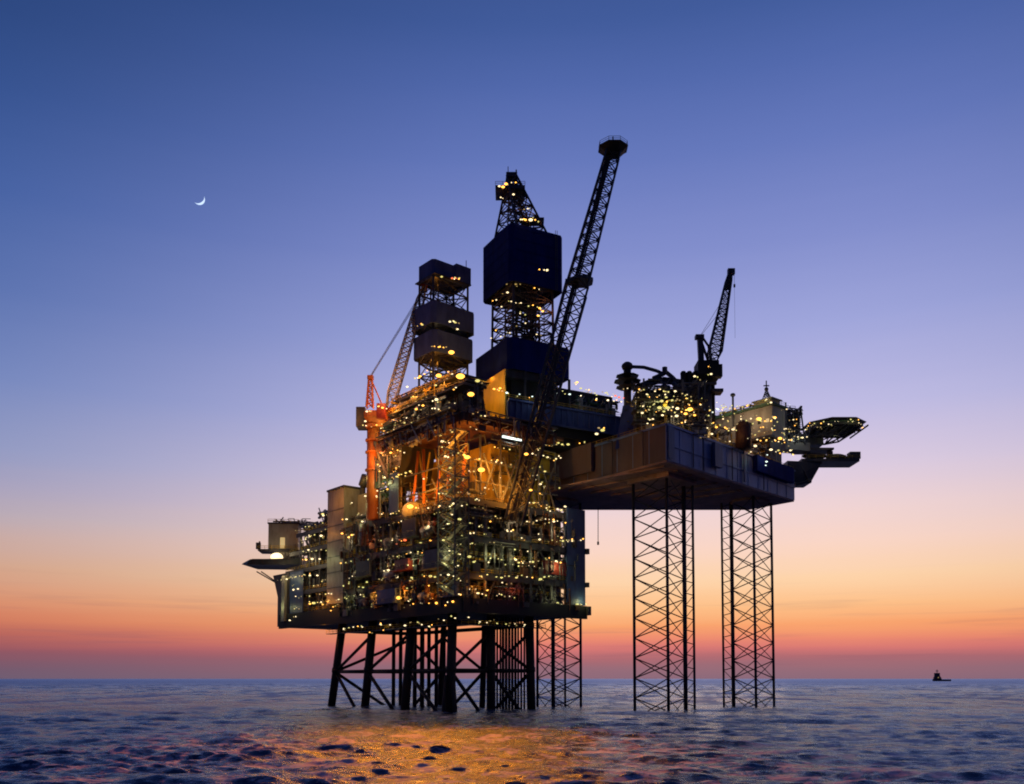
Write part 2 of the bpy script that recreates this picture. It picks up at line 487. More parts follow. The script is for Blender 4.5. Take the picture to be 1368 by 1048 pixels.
for z in (34, 42, 50, 58, 66): light(st, P(1.5, -6.5, z), GRN, 900)

# ================================================================== LEFT (LIVING) MODULE  u 64..108
lm = T('utility_module', P(86, 15, DZ), 'stepped utility block at the far left end of the platform, lit by lamp rows', 'utility module')
LV2 = [31.6, 39.0, 46.6, 53.0, 59.0]
mb = MB(); mb.box(P, UE + .4, 98, 5, 5.3, 31.6, 58.6); mb.box(P, UE + .4, 98, 30, 30.3, 31.6, 58.6); mb.build('partition_wall', 'grey', lm)
for j, z in enumerate(LV2):
    e = [108, 107, 105, 102, 97][j]
    mb = MB(); mb.box(P, UE + .3, e, 0, 34, z - .35, z); mb.box(P, UE + .3, e + .1, -.25, -0.01, z - 1.3, z + .1); dk_ = mb.build('deck', 'steel', lm)
    mb = MB(); handrail(mb, P, UE + .3, -.1, e, -.1, z); mb.build('handrail', 'yellow', dk_)
    if j < 4:
        for i, u in enumerate(range(UE + 1, e - 8, 8)):
            clutter(lm, P, u, u + 7.8, .5, 4.8, z, LV2[j + 1] - 1, 14, seed=500 + j * 9 + i, mats=('pipe', 'grey', 'steel'))
for u in range(UE + 2, 108, 7):
    MB().box(P, u - .3, u + .3, -.2, .4, 31.5, 46 if u > 98 else 58.6).build('column', 'steel', lm)
# blue fire wall bottom-left plus flared end
a0, _ = P.hit_b(418, 800, -0.5); 
mb = MB(); mb.box(P, 91, 101, -.6, -.3, 31.6, 46); mb.build('fire_wall', 'blue', lm)
mb = MB()
e = [P(101, -1, 28.2), P(109.5, -1, 27.4), P(109.5, -1, 38), P(113.5, -1, 46), P(101, -1, 46)]
f = [P(101, 30, 28.2), P(109.5, 30, 27.4), P(109.5, 30, 38), P(113.5, 30, 46), P(101, 30, 46)]
mb.add(e + f, [(0, 1, 2, 3, 4), (9, 8, 7, 6, 5), (0, 5, 6, 1), (1, 6, 7, 2), (2, 7, 8, 3), (3, 8, 9, 4), (4, 9, 5, 0)])
mb.build('flared_end_wall', 'steel', lm)
mb = MB(); mb.box(P, 102, 104.5, -2, -1.05, 29, 45); mb.build('lit_column', 'pale', lm)
mb = MB()
clutter(lm, P, 66, 84, 1, 8, 59, 66.5, 70, seed=560, mats=('pipe', 'grey', 'steel'), vess=2)
clutter(lm, P, 84, 98, 1, 8, 59, 63, 50, seed=561, mats=('pipe', 'grey', 'steel'), vess=2)
mb.box(P, 66, 80, .5, 9, 62.6, 62.9); handrail(mb, P, 66, .5, 80, .5, 62.9)
for i in range(26):
    u = random.uniform(66, 96); v = random.uniform(2, 20); h = random.uniform(.8, 3.6)
    if random.random() < .5: mb.box(P, u, u + random.uniform(.8, 3), v, v + 2, 59, 59 + h)
    else: mb.tube(P(u, v, 59), P(u, v, 59 + h + .6), random.uniform(.15, .5), 6)
mb.build('deck_equipment', 'steel', lm)

lamp_rows(lm, 'b', UE + 2, 104, -.6, (34, 36.8, 41.2, 44.2))
lamp_rows(lm, 'b', UE + 2, 97, -.6, (49.2, 51.6, 55.4, 57.8, 60.5))
# tall slab tower
sl0, zt = P.hit_b(462, 650, -1); sl1, _ = P.hit_b(438, 650, -1)
sw = T('service_tower', P((sl0 + sl1) / 2, 3, 31), 'tall plain grey slab tower with an orange-lit top, rising over the utility block', 'service tower')
MB().box(P, sl0 + 1.2, sl1, -1, 5, 33, zt).build('wall', 'pale', sw)
MB().box(P, sl0 + .8, sl1 + .3, -1.3, 5.3, zt, zt + .6).build('roof', 'steel', sw)
mb = MB()
for z in range(38, int(zt) - 2, 5): mb.box(P, sl0 + 1.2, sl1, -1.12, -1.003, z, z + .25)
mb.build('wall_rib', 'grey', sw)
# turbine stacks next to it
tb = T('exhaust_stack', P(sl0 - 4, 6, 60), 'stubby dark exhaust stack leaning above the amber-lit roof beside the slab tower', 'exhaust stack')
mb = MB(); mb.tube(P(sl0 - 2, 4, 60), P(sl0 - 2, 4, zt + .5), .9, 10); mb.tube(P(sl0 - 2, 4, zt + .5), P(sl0 - 4, 4, zt + 3.4), 1.5, 10); mb.build('pipe', 'steel', tb, True)
mb = MB(); mb.box(P, sl0 - 12, sl0 - .5, 3, 12, 60, zt - 2.5); mb.build('housing', 'pale', tb)

# helideck on the far left
hx = at(355, 752, 322)
hd = T('helideck', at(360, 752, 322), 'thin dark deck jutting out over the sea from the far left end of the platform', 'deck')
c = at(372, 753, 322)
def octa(c, r, s=1.0, n=8, rot=22.5):
    return [(c.x + r * math.cos(R(rot + 360 / n * i)), c.y + s * r * math.sin(R(rot + 360 / n * i))) for i in range(n)]
mb = MB(); e_ = at(325, 757, 322); e2 = at(410, 757, 322)
mb.add([(e_.x, 320, c.z - .6), (e_.x + 3, 316, c.z - 1.2), (e2.x, 313, c.z - 1.5), (e2.x, 330, c.z - 1.5), (e_.x + 3, 330, c.z - 1.2), (e_.x + .4, 320, c.z - .2), (e_.x + 4.5, 315, c.z + .6), (e2.x, 312, c.z + .6), (e2.x, 331, c.z + .6), (e_.x + 4.5, 331, c.z + .6)], [(4, 3, 2, 1, 0), (5, 6, 7, 8, 9), (0, 1, 6, 5), (1, 2, 7, 6), (2, 3, 8, 7), (3, 4, 9, 8), (4, 0, 5, 9)])
mb.build('deck_plate', 'steel', hd)
mb = MB(); mb.box(XY, e_.x + 5, e2.x, 315.5, 330, c.z + .61, c.z + .8); mb.build('red_light_sheet', 'red', hd)  # red sheet stands for the reddish light on the deck top
mb = MB(); mb.tube(at(343, 764, 322), at(369, 779, 318), .22, 6); mb.tube(at(349, 764, 326), at(371, 779, 322), .22, 6); mb.build('support_strut', 'steel', hd)
# quarters building above it
qb = T('quarters_building', at(378, 745, 318), 'small brown cabin block with one glowing bay above the left jutting deck', 'cabin block')
g = at(358, 746, 318); h = at(398, 700, 318)
fr2 = Fr((g.x, g.y), (1, 0.1), (-0.1, 1))
MB().box(fr2, 0, h.x - g.x, 0, 8, g.z + 3.2, h.z).build('wall', 'pale', qb)
MB().box(fr2, 3, h.x - g.x, 2.5, 8, g.z - 2, g.z + 3.15).build('lower_wall', 'pale', qb)
MB().box(fr2, -3.5, h.x - g.x + .5, -.8, 8.2, g.z + 2.6, g.z + 3.19).build('balcony', 'steel', qb)
MB().box(fr2, -.3, h.x - g.x + 3, -.3, 8.3, h.z, h.z + .5).build('roof', 'steel', qb)
mb = MB(); mb.tube(fr2(-3, 0, g.z + 3), fr2(-3, 0, g.z + 6), .3, 6); mb.box(fr2, -4.2, -2.6, -.5, .5, g.z + 3.2, g.z + 5.5); mb.build('floodlight_mast', 'steel', qb)
clutter(qb, fr2, 5, h.x - g.x + 2, -1.4, 1.5, g.z - 2, g.z + 2.4, 30, seed=410, mats=('pipe', 'steel', 'grey'), vess=0, rmax=.2)
clutter(qb, fr2, 1, h.x - g.x + 4, .5, 6, h.z + .5, h.z + 2.6, 26, seed=411, mats=('pipe', 'steel', 'grey'), vess=0, rmax=.2)
mb = MB(); handrail(mb, fr2, -3.4, -.7, h.x - g.x, -.7, g.z + 3.2); handrail(mb, fr2, -.2, -.2, h.x - g.x, -.2, h.z + .5); mb.build('handrail', 'yellow', qb)
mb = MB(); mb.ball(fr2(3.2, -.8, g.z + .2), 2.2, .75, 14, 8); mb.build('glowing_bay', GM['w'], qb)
MB().box(fr2, 4.2, 5.8, -.25, -.003, g.z + 3.6, g.z + 7.5).build('window', GM['d'], qb)
light(qb, fr2(3, -4, g.z + 1.5), WRM, 1300); light(qb, fr2(9, -4, g.z + 8), SOD, 400)

# ================================================================== WELL BAY (orange lit) on the top deck of the process block
wb = T('well_bay', P(22, 8, 57), 'orange-lit open well bay with slanted steel struts between dark decks', 'well bay')
mb = MB(); mb.box(P, 4, 40, 12, 12.3, 57, 74); mb.box(P, 4, 4.3, 12.3, 34, 57, 74)
mb.build('back_wall', 'yellow', wb)
for u in (4.5, 10, 16, 22, 28, 34, 40):
    mb = MB(); mb.tube(P(u, 2, 56.8), P(u + (1.8 if int(u) % 4 else -1.5), 3, 74.8), 0.42, 8); mb.build('slanted_column', 'orange', wb, True)
for u in (5, 16, 24, 31):
    mb = MB(); mb.tube(P(u, 5, 56.8), P(u + 5, 5, 74.8), .3, 6); mb.tube(P(u + 5.5, 6, 56.8), P(u + 1, 6, 74.8), .3, 6); mb.build('strut', 'yellow', wb)
for v in (6, 13, 20, 27):
    mb = MB(); mb.tube(P(1, v, 56.8), P(1, v + 6, 70), .35, 6); mb.tube(P(1, v + 6.6, 56.8), P(1, v + 1, 70), .35, 6); mb.tube(P(1, v, 56.8), P(1, v, 74.8), .35, 6); mb.build('strut', 'grey', wb)
mb = MB()
for z in (62, 68):
    mb.tube(P(4, 2, z), P(40, 2, z), .25, 6); mb.tube(P(1, 4, z), P(1, 34, z), .25, 6)
mb.build('ledger_pipe', 'grey', wb)
clutter(wb, P, 5, 40, 4, 11, 57, 66, 46, seed=71, mats=('pipe', 'orange', 'pale'), vess=3)
clutter(wb, P, 2, 10, 5, 34, 57, 76, 70, seed=72, mats=('pipe', 'grey', 'steel'), vess=3)
clutter(wb, P, 1.5, 8, 12, 36, 64, 79, 44, seed=73, mats=('pipe', 'grey', 'steel'), vess=0, rmax=.3)
MB().ball(P(27, 1.5, 56.9), 3.2, 1.0, 16, 8).build('domed_tank', 'pale', wb, True)
mb = MB(); mb.box(P, 2, 12, 13, 36, 66, 66.3); mb.box(P, 2, 12, 13, 36, 73, 73.3); mb.build('deck', 'steel', wb)
mb = MB(); handrail(mb, P, 2, 13, 2, 36, 66.3); handrail(mb, P, 2, 13, 2, 36, 73.3); mb.build('handrail', 'yellow', wb)
for (px, py, v, k, pw) in ((624, 610, 1, 's', 3500), (643, 627, 1, 's', 3000), (590, 650, 3, 's', 4500), (572, 668, 1.5, 's', 2500), (548, 677, 0, 's', 1800), (665, 655, 3, 's', 4000), (676, 668, 4, 's', 2500)):
    u, z = P.hit_b(px, py, v) if px < 640 else (None, None)
    if u is None:
        vv, z = P.hit_a(px, py, 1.5); p = P(-1.5, vv, z)
    else: p = P(u, v - 3.5, z)
    light(wb, p, SOD, pw * 4.2, .5)
# big dark chevron girder under the drilling module
mb = MB(); mb.box(P, -2, 40, -3, -1.6, 76.3, 78.5); mb.box(P, -3.4, -2.02, -3, 30, 76.3, 78.5); mb.box(P, -2, 40, -1.59, 34, 77.4, 78.2)
for k in range(-2, 40, 3): mb.box(P, k, k + .3, -3.3, -3.01, 75.2, 78.9)
for k in range(-2, 30, 3): mb.box(P, -3.7, -3.41, k, k + .3, 75.2, 78.9)
mb.build('skid_girder', 'rust', wb)
clutter(wb, P, -1, 20, -5.2, -3.4, 73.5, 79.5, 34, seed=171, mats=('pipe', 'rust', 'grey'), vess=1, rmax=.3)
clutter(wb, P, 20, 36, -5.2, -3.4, 75, 80.5, 40, seed=172, mats=('pipe', 'rust', 'grey'), vess=1, rmax=.3)
clutter(wb, P, -6, -3.8, -1, 28, 74, 79.5, 44, seed=173, mats=('pipe', 'rust', 'grey'), vess=1, rmax=.3)
mb = MB(); mb.box(P, -1, 36, -5.6, -3.35, 79.2, 79.4); handrail(mb, P, -1, -5.5, 36, -5.5, 79.4); mb.build('walkway', 'steel', wb)


# ================================================================== PLATFORM DRILLING MODULE (upper, px 530-650)
dm = T('drilling_module', P(25, 12, 79), 'bulky brown upper module under the slim tower, ringed with sodium lamps', 'drilling module')
MB().box(P, 8, 41, 5, 12.4, 82, 91.5).build('wall', 'pale', dm)
MB().box(P, 24, 41.5, 12.42, 29, 82, 92.4).build('rear_wall', 'pale', dm)
mb = MB(); mb.box(P, 6, 44, -.5, 30, 79.0, 81.2); mb.box(P, 40, 50, 0, 12, 78.9, 80); mb.build('deck', 'steel', dm)
mb = MB(); mb.box(P, 2, 44, 1, 4.9, 88.0, 88.5); mb.box(P, 36, 47, 0.5, 12, 85, 85.5); mb.box(P, 7, 42, 3.5, 13, 92.5, 93); mb.box(P, 24, 42, 13.01, 30, 92.5, 93); mb.build('gallery', 'steel', dm)
mb = MB(); handrail(mb, P, 2, 1, 44, 1, 88.5); handrail(mb, P, 7, 3.6, 42, 3.6, 93); handrail(mb, P, 6, -.4, 50, -.4, 81.2); handrail(mb, P, 42, 3.6, 42, 30, 93)
mb.build('handrail', 'yellow', dm)
clutter(dm, P, 8, 22, 0, 4.5, 81.3, 87.8, 34, seed=81, mats=('pipe', 'steel', 'grey'), vess=2)
clutter(dm, P, 22, 44, 0, 4.5, 81.3, 87.8, 40, seed=82, mats=('pipe', 'steel', 'grey'), vess=2)
clutter(dm, P, 10, 41, 1.5, 4.5, 88.6, 92.4, 44, seed=83, mats=('pipe', 'steel', 'yellow'), vess=2, rmax=.3)
clutter(dm, P, 5, 7.9, 5, 12.4, 81.3, 92, 60, seed=87, mats=('pipe', 'steel', 'grey'), vess=1, rmax=.3)
clutter(dm, P, 9, 41, 3.6, 4.9, 84, 91.4, 60, seed=88, mats=('pipe', 'rust', 'steel'), vess=0, rmax=.22)
clutter(dm, P, 41.6, 43.5, 1, 12, 80, 91, 40, seed=84, mats=('pipe', 'orange', 'grey'), vess=1)
clutter(dm, P, 10, 41, 4, 8, 93, 95, 36, seed=85, mats=('pipe', 'steel', 'grey'), vess=2)
mb = MB(); mb.prism([tuple(P(a, b, 0)[:2]) for a, b in ((34, 1), (40, 1), (40, 12), (34, 12))], 66, 78.8, [tuple(P(a, b, 0)[:2]) for a, b in ((30, 0), (44, 0), (44, 12), (30, 12))])
mb.build('lower_hopper', 'steel', dm)
mb = MB(); mb.tube(P(44, -1.5, 81), P(36, -1.5, 68), .5, 8); mb.tube(P(47, -1.5, 79.6), P(42, -1.5, 74), .35, 8); mb.build('raking_strut', 'grey', dm)
clutter(dm, P, 33, 44, -1.6, -.1, 66, 79, 30, seed=86, mats=('pipe', 'steel', 'green'), vess=0, rmax=.35)
for (a, b, z, c, w) in ((12, 1.0, 91, SOD, 2200), (37, 0, 89, SOD, 1800), (28, 1, 91.5, SOD, 2200), (20, 1, 91.5, SOD, 1600), (33, 6, 96, SOD, 500), (40, -1, 84, GRN, 500), (24, -2, 85, WRM, 500), (12, -2, 84, WRM, 300), (45, 1, 90, SOD, 1500)):
    light(dm, P(a, b, z), c, w * 1.9)

# ---- small tower (platform derrick) with three wind-wall boxes
dt = T('drilling_tower', P(37, 18, 93), 'slim lattice drilling tower wrapped in three slate-blue boxes, left of the larger derrick', 'drilling derrick')
tu0, tv0 = 30.0, 10.0
def rect(fr, a0, a1, b0, b1, z): return [fr(a0, b0, z), fr(a1, b0, z), fr(a1, b1, z), fr(a0, b1, z)]
Zy = lambda py, Y: at(684, py, Y).z
YN = P(30, 10, 0).y
z1t, z1b = Zy(342, YN), Zy(365, YN)
z2t, z2b = Zy(402, YN), Zy(431, YN)
z3t, z3b = Zy(440, YN), Zy(469, YN)
lat = MB()
lattice(lat, rect(P, 31.5, 39, 11.5, 24.5, 93), rect(P, 31.5, 39, 11.5, 24.5, z1b + 1), 9, .38, .2)
lattice(lat, rect(P, 34, 38, 15, 21, 93), rect(P, 34, 38, 15, 21, z1b + 1), 12, .25, .15)
lat.build('lattice', 'steel', dt)
def windbox(parent, fr, a0, a1, b0, b1, z0, z1, mat, ch=.0, name='wind_wall', t=.4, notch=False):
    c = ch
    pts = [(a0 + c, b0), (a1 - c, b0), (a1, b0 + c), (a1, b1 - c), (a1 - c, b1), (a0 + c, b1), (a0, b1 - c), (a0, b0 + c)] if c else [(a0, b0), (a1, b0), (a1, b1), (a0, b1)]
    n = len(pts); ca = (a0 + a1) / 2; cb = (b0 + b1) / 2
    ins = [(ca + (x - ca) * (1 - 2 * t / (a1 - a0)), cb + (y - cb) * (1 - 2 * t / (b1 - b0))) for x, y in pts]
    vs = [fr(x, y, z) for z in (z0, z1) for x, y in pts] + [fr(x, y, z) for z in (z0, z1) for x, y in ins]
    fs = []
    for i in range(n):
        j = (i + 1) % n
        fs += [(i, j, n + j, n + i), (2 * n + j, 2 * n + i, 3 * n + i, 3 * n + j), (i, 2 * n + i, 2 * n + j, j), (n + i, n + j, 3 * n + j, 3 * n + i)]
    MB().add(vs, fs).build(name, mat, parent)
windbox(dt, P, 29, 41, 10, 25.5, z3b, z3t, 'slate', 1.2)
windbox(dt, P, 29, 41.5, 9.6, 26, z2b, z2t, 'slate', 1.2)
windbox(dt, P, 31, 39.5, 11, 23, z1b, z1t, 'slate', .8)
mb = MB(); mb.box(P, 30, 41, 19, 24.6, z1b + .5, z1t + .4); mb.tube(P(31, 23.5, z1t), P(31, 23.5, z1t + 3), .12, 5); mb.build('crown', 'slate', dt)
for z in (z3b + 1, z2b + 1, z1b + .3): MB().box(P, 30, 40.5, 10.8, 24.8, z, z + .3).build('platform_floor', 'steel', dt)
for (z, c, w) in ((z3b - 1.5, SOD, 1600), (z2b - 1.2, WRM, 260), (z1b - 1, SOD, 500)):
    light(dt, P(34, 14, z), c, w * .7); light(dt, P(29.5, 18, z), c, w * .3)

# ================================================================== ORANGE PEDESTAL CRANE
cb = P(46, -2, 0)
def atc(px, py, Y=cb.y): return at(px, py, Y)
oc = T('pedestal_crane', atc(499, 655), 'orange pedestal crane on the left of the platform, its pale boom pointing up right', 'crane')
cx = atc(499, 600).x
mb = MB(); mb.tube((cx, cb.y, 57), (cx, cb.y, atc(499, 572).z), 2.0, 18); 
mb.build('pedestal', 'orange', oc, True)
mb = MB()
for py in (590, 606, 630): z = atc(0, py).z; mb.tube((cx, cb.y, z), (cx, cb.y, z + .5), 2.5, 18)
z = atc(0, 573).z; mb.tube((cx, cb.y, z), (cx, cb.y, z + .7), 3.4, 18); mb.build('collar', 'orange', oc)
mb = MB(); z0 = atc(0, 571).z; z1 = atc(0, 545).z
mb.prism(octa(Vector((cx + .5, cb.y, 0)), 2.6), z0, z0 + 2.2, octa(Vector((cx + .5, cb.y, 0)), 4.6)); mb.prism(octa(Vector((cx + .5, cb.y, 0)), 4.6), z0 + 2.21, z1 - 2)
mb.build('slew_house', 'orange', oc)
MB().box(XY, cx - 4.9, cx - 2.2, cb.y - 3, cb.y + 2, z0 - .5, z1 - .6).build('counterweight', 'steel', oc)
mb = MB(); mb.box(XY, cx + 1.5, cx + 4.2, cb.y - 4.6, cb.y - 1.6, z0 + 1.5, z1); mb.build('operator_cab', 'red', oc)
mb = MB(); a = atc(494, 545); b = atc(495, 505)
lattice(mb, [a + Vector(o) for o in ((-1, -1, 0), (1, -1, 0), (1, 1, 0), (-1, 1, 0))], [b + Vector(o) for o in ((-.5, -.5, 0), (.5, -.5, 0), (.5, .5, 0), (-.5, .5, 0))], 5, .22, .12)
mb.box(XY, b.x - .9, b.x + .9, b.y - .8, b.y + .8, b.z - .5, b.z + .6)
mb.tube(b, atc(512, 545), .25, 6); mb.build('mast', 'orange', oc)
f0, f1 = atc(519, 546), atc(567, 384, cb.y + 4)
def boom(parent, f0, f1, w0, w1, rc, rb, nb, mat, name='boom', wd=None):
    d = (f1 - f0).normalized(); s = Vector((d.z, 0, -d.x)).normalized(); q = d.cross(s).normalized(); wd = wd or w0
    def ring(c, w, dd): return [c + s * (x * w / 2) + q * (y * dd / 2) for x, y in ((-1, -1), (1, -1), (1, 1), (-1, 1))]
    a = f0.lerp(f1, .12); b = f0.lerp(f1, .88)
    mb = MB()
    lattice(mb, ring(f0, w0 * .4, wd), ring(a, w0, wd), 2, rc, rb); lattice(mb, ring(a, w0, wd), ring(b, w1, wd * w1 / w0), nb, rc, rb); lattice(mb, ring(b, w1, wd * w1 / w0), ring(f1, w1 * .4, wd * .4), 2, rc, rb)
    return mb.build(name, mat, parent)
boom(oc, f0, f1, 2.9, 2.2, .2, .09, 18, 'pale')
mb = MB(); mb.box(XY, f1.x - 1, f1.x + .9, f1.y - .7, f1.y + .7, f1.z - 1.4, f1.z + .8); mb.tube(f1 + Vector((.8, 0, -.5)), f1 + Vector((.9, 0, -6)), .06, 4); mb.build('boom_head', 'red', oc)
fa = atc(512, 565); 
mb = MB(); mb.prism([(f0.x - 2.4, f0.y - 1.2), (f0.x - .2, f0.y - 1.2), (f0.x - .2, f0.y + 1.2), (f0.x - 2.4, f0.y + 1.2)], fa.z, f0.z, [(f0.x - 1.4, f0.y - 1.2), (f0.x + 2.2, f0.y - 1.2), (f0.x + 2.2, f0.y + 1.2), (f0.x - 1.4, f0.y + 1.2)]); mb.build('boom_foot', 'red', oc)
for k in (0, 1, 2):
    MB().tube(b + Vector((0, -.6 + .6 * k, .4)), f1.lerp(f0, .03 + .02 * k) + Vector((0, -.4 + .4 * k, .4)), .07, 4).build('pendant_rope', 'pipe', oc)
light(oc, at(518, 505, cb.y - 5), (1, .42, .2), 5000, 1); light(oc, (cx - 6, cb.y - 10, 88), (1, .42, .12), 3500, 1)  # added lights hung in mid-air to brighten the crane and boom
light(oc, (cx + 3, cb.y - 9, 74), (1, .36, .1), 9000, 1); light(oc, (cx + 3, cb.y - 8, 92), (1, .40, .16), 3000, 1); light(oc, (cx + 6, cb.y - 4, 86), (1, .4, .1), 3000)
# pipe tangle to its right
pt = T('pipe_rack', P(46, 2, 66), 'steep rack of pipes glowing green and orange just right of the orange crane post', 'pipe rack')
clutter(pt, P, 33, 44, 0, 6, 57, 75, 110, seed=91, mats=('pipe', 'green', 'steel'), vess=3)
clutter(pt, P, 37, 43.5, -1, 3, 70, 79, 26, seed=92, mats=('pipe', 'orange', 'grey'), vess=1)
clutter(pt, P, 46, 62, 1, 10, 57, 60.5, 44, seed=93, mats=('pipe', 'steel', 'grey'), vess=3)
mb = MB()
for z in (61, 65.5, 70, 74.5): mb.box(P, 33, 43.8, 0, 7, z, z + .3)
mb.build('deck', 'steel', pt)
mb = MB()
for z in (61.3, 65.8, 70.3, 74.8): handrail(mb, P, 33, 0, 43.8, 0, z); handrail(mb, P, 43.8, 0, 43.8, 7, z)
mb.build('handrail', 'yellow', pt)
mb = MB(); mb.box(P, 31, 36, -.9, -.6, 57.4, 69); mb.build('blue_screen', 'blue', pt)
light(pt, P(39, -4, 67), GRN, 2200); light(pt, P(52, -3, 60), GRN, 1500); light(pt, P(41, -4, 76), SOD, 2500)

# ================================================================== FLARE BOOM
b0 = at(686, 697, 242.5); tpp = at(819, 205, 247.5)
fb = T('flare_boom', b0, 'very tall dark lattice boom leaning right, capped by a flat tip platform', 'flare boom')
d = (tpp - b0).normalized(); s = Vector((d.z, 0, -d.x)); q = d.cross(s)
def ring(c, w, dd): return [c + s * (x * w / 2) + q * (y * dd / 2) for x, y in ((-1, -1), (1, -1), (1, 1), (-1, 1))]
m1 = b0.lerp(tpp, .62)
mb = MB(); lattice(mb, ring(b0, 4.6, 4.6), ring(m1, 6.3, 6), 12, .34, .17); lattice(mb, ring(m1, 5.9, 5.6), ring(tpp, 3.9, 3.9), 12, .3, .16)
mb.build('lattice', 'steel', fb)
mb = MB()
for o in (-.6, 0, .5): mb.tube(b0 + s * o, tpp + s * (o - .9), .26, 6)
mb.tube(b0 - s * 1.2, tpp - s * .9, .45, 8)
mb.build('flare_pipe', 'steel', fb)
mb = MB(); mb.prism(octa(tpp, 2.3), tpp.z - .6, tpp.z + 1.2, octa(tpp, 4.1)); mb.build('tip_platform', 'black', fb)
mb = MB(); mb.prism(octa(tpp, 4.4), tpp.z + 1.21, tpp.z + 1.5)
fr3 = Fr((tpp.x, tpp.y), (1, 0), (0, 1)); pts = octa(Vector((0, 0, 0)), 4.2)
for i in range(8): handrail(mb, fr3, *pts[i], *pts[(i + 1) % 8], tpp.z + 1.5)
mb.build('tip_grating', 'steel', fb)
mb = MB(); mb.tube((tpp.x, tpp.y, tpp.z + 1.5), (tpp.x, tpp.y, tpp.z + 3.6), .45, 8); mb.tube((tpp.x, tpp.y, tpp.z + 3.6), (tpp.x, tpp.y, tpp.z + 4.8), .2, 6); mb.build('flare_tip', 'steel', fb)
mm = at(776, 377, 245.5)
mb = MB(); mb.prism(octa(mm, 3.6), mm.z - .3, mm.z + .6); mb.box(XY, mm.x - 4.4, mm.x - 2, mm.y - 1, mm.y + 1, mm.z - .2, mm.z + .5); mb.build('rest_platform', 'steel', fb)

# ================================================================== JACK-UP RIG
HB, HT = 0, 0
N_ = at(893, 617, 234.6); HB = N_.z
HT = at(893, 566, 234.6).z
rg = T('jack_up_rig', (50, 275, HB), 'jack-up rig hull raised high on lattice legs beside the platform', 'jack-up rig')
hullp = [(40.9, 234.6), (91.6, 288.5), (80.6, 303), (24, 303), (-2, 297), (10.5, 275)]
mb = MB(); mb.prism(hullp, HB + .5, HT); mb.build('hull', 'hull', rg)
shr = [(46 + (x - 46) * .995, 272 + (y - 272) * .995) for x, y in hullp]
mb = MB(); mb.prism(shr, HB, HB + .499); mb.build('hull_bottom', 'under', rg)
NR = Fr((40.9, 234.6), (50.7, 53.9), (-53.9, 50.7))     # along right-front hull side
NL = Fr((40.9, 234.6), (-30.4, 40.4), (40.4, 30.4))     # along left hull side
mb = MB()
for k in np.arange(0, 74, 6.2): mb.box(NR, k, k + .25, -.14, -.01, HB + .6, HT - .2)
for k in np.arange(0, 50, 6.2): mb.box(NL, k, k + .25, -.14, -.01, HB + .6, HT - .2)
mb.box(NR, 0, 74, -.45, -.15, HT - .5, HT + .05); mb.box(NL, 0, 50, -.45, -.15, HT - .5, HT + .05)
mb.box(NR, 0, 74, -.3, -.142, HB + 4.4, HB + 4.7)
mb.build('fender_rib', 'hull', rg)
MB().box(NL, 0.1, 49, -.128, -.004, HB + .52, HT - .52).build('side_shade_plate', 'brown', rg)  # darker overlay on the same hull, painting in this side's shade
MB().box(NR, 0.2, 3.0, -.5, -.455, HB + 1, HT - .6).build('corner_plate', 'blue', rg)
MB().box(NR, 22, 26, -1.6, -.46, HB + 2.5, HT - 1).build('side_sponson', 'blue', rg)
MB().box(NR, 46, 70, -1.8, -.46, HB + 5.2, HT - .2).build('side_sponson', 'navy', rg)
MB().box(NR, 40, 41, -.8, -.46, HB + 1, HT).build('side_ladder', 'blue', rg)
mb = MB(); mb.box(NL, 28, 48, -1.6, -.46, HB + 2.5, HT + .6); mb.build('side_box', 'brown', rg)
mb = MB(); handrail(mb, NR, 0, .2, 74, .2, HT); handrail(mb, NL, 0, .2, 30, .2, HT); mb.build('handrail', 'yellow', rg)
mb = MB()
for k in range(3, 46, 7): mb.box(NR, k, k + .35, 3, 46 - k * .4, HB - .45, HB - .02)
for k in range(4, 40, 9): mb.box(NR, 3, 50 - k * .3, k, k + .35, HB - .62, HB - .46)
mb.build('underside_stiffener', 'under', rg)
mb = MB()
for k in (12, 17, 33, 52): mb.path([NR(k, -.7, HB + .4), NR(k, -.7, HT - .6), NR(k + 2.2, -.7, HT - .2)], .16, 6)
for k in (8, 20): mb.path([NL(k, -.7, HB + .4), NL(k, -.7, HT - .6), NL(k + 2, -.7, HT - .2)], .16, 6)
mb.build('drain_pipe', 'steel', rg)
# legs
def leg(A, B, C, D, ztop, label=None):
    root = MB(); ch = MB()
    nb = 13
    Z0 = -8
    lo = [Vector((p[0], p[1], Z0)) for p in (A, B, C)]; hi = [Vector((p[0], p[1], ztop)) for p in (A, B, C)]
    lattice(root, lo, hi, nb, 0, .165, rings=False)
    o = root.build('leg', 'legm', rg)
    return o, lo, hi
def leg_full(A, B, C, D, thick, ztop):
    o, lo, hi = leg(A, B, C, D, ztop)
    off = parent_world(o)
    for i, (l_, h_) in enumerate(zip(lo, hi)):
        mb = MB(); mb.tube(l_, h_, .62 if i == thick else .42, 8)
        k = -7.0
        mb.build('chord', 'legm', o, True)
    mb = MB(); Dv = Vector((D[0], D[1], -8)); Tk = lo[thick]
    mb.tube(Dv, (D[0], D[1], ztop), .36, 8)
    z = -6
    while z < ztop:
        mb.tube((D[0], D[1], z), (Tk.x, Tk.y, z + .8), .14, 4); mb.tube((D[0], D[1], z), (Tk.x, Tk.y, z - 3.2), .1, 4); z += 7.1 / 2
    mb.build('raw_water_tower', 'legm', o)
def lx(px, Y): return (px - 684) * Y / 1203.0
leg_full((lx(848, 256), 256), (lx(893, 248), 248), (lx(916, 259), 259), (lx(928, 259), 259), 2, HB)
leg_full((lx(980, 290), 290), (lx(1010, 279), 279), (lx(1034, 291), 291), (lx(967, 291), 291), 0, HB)
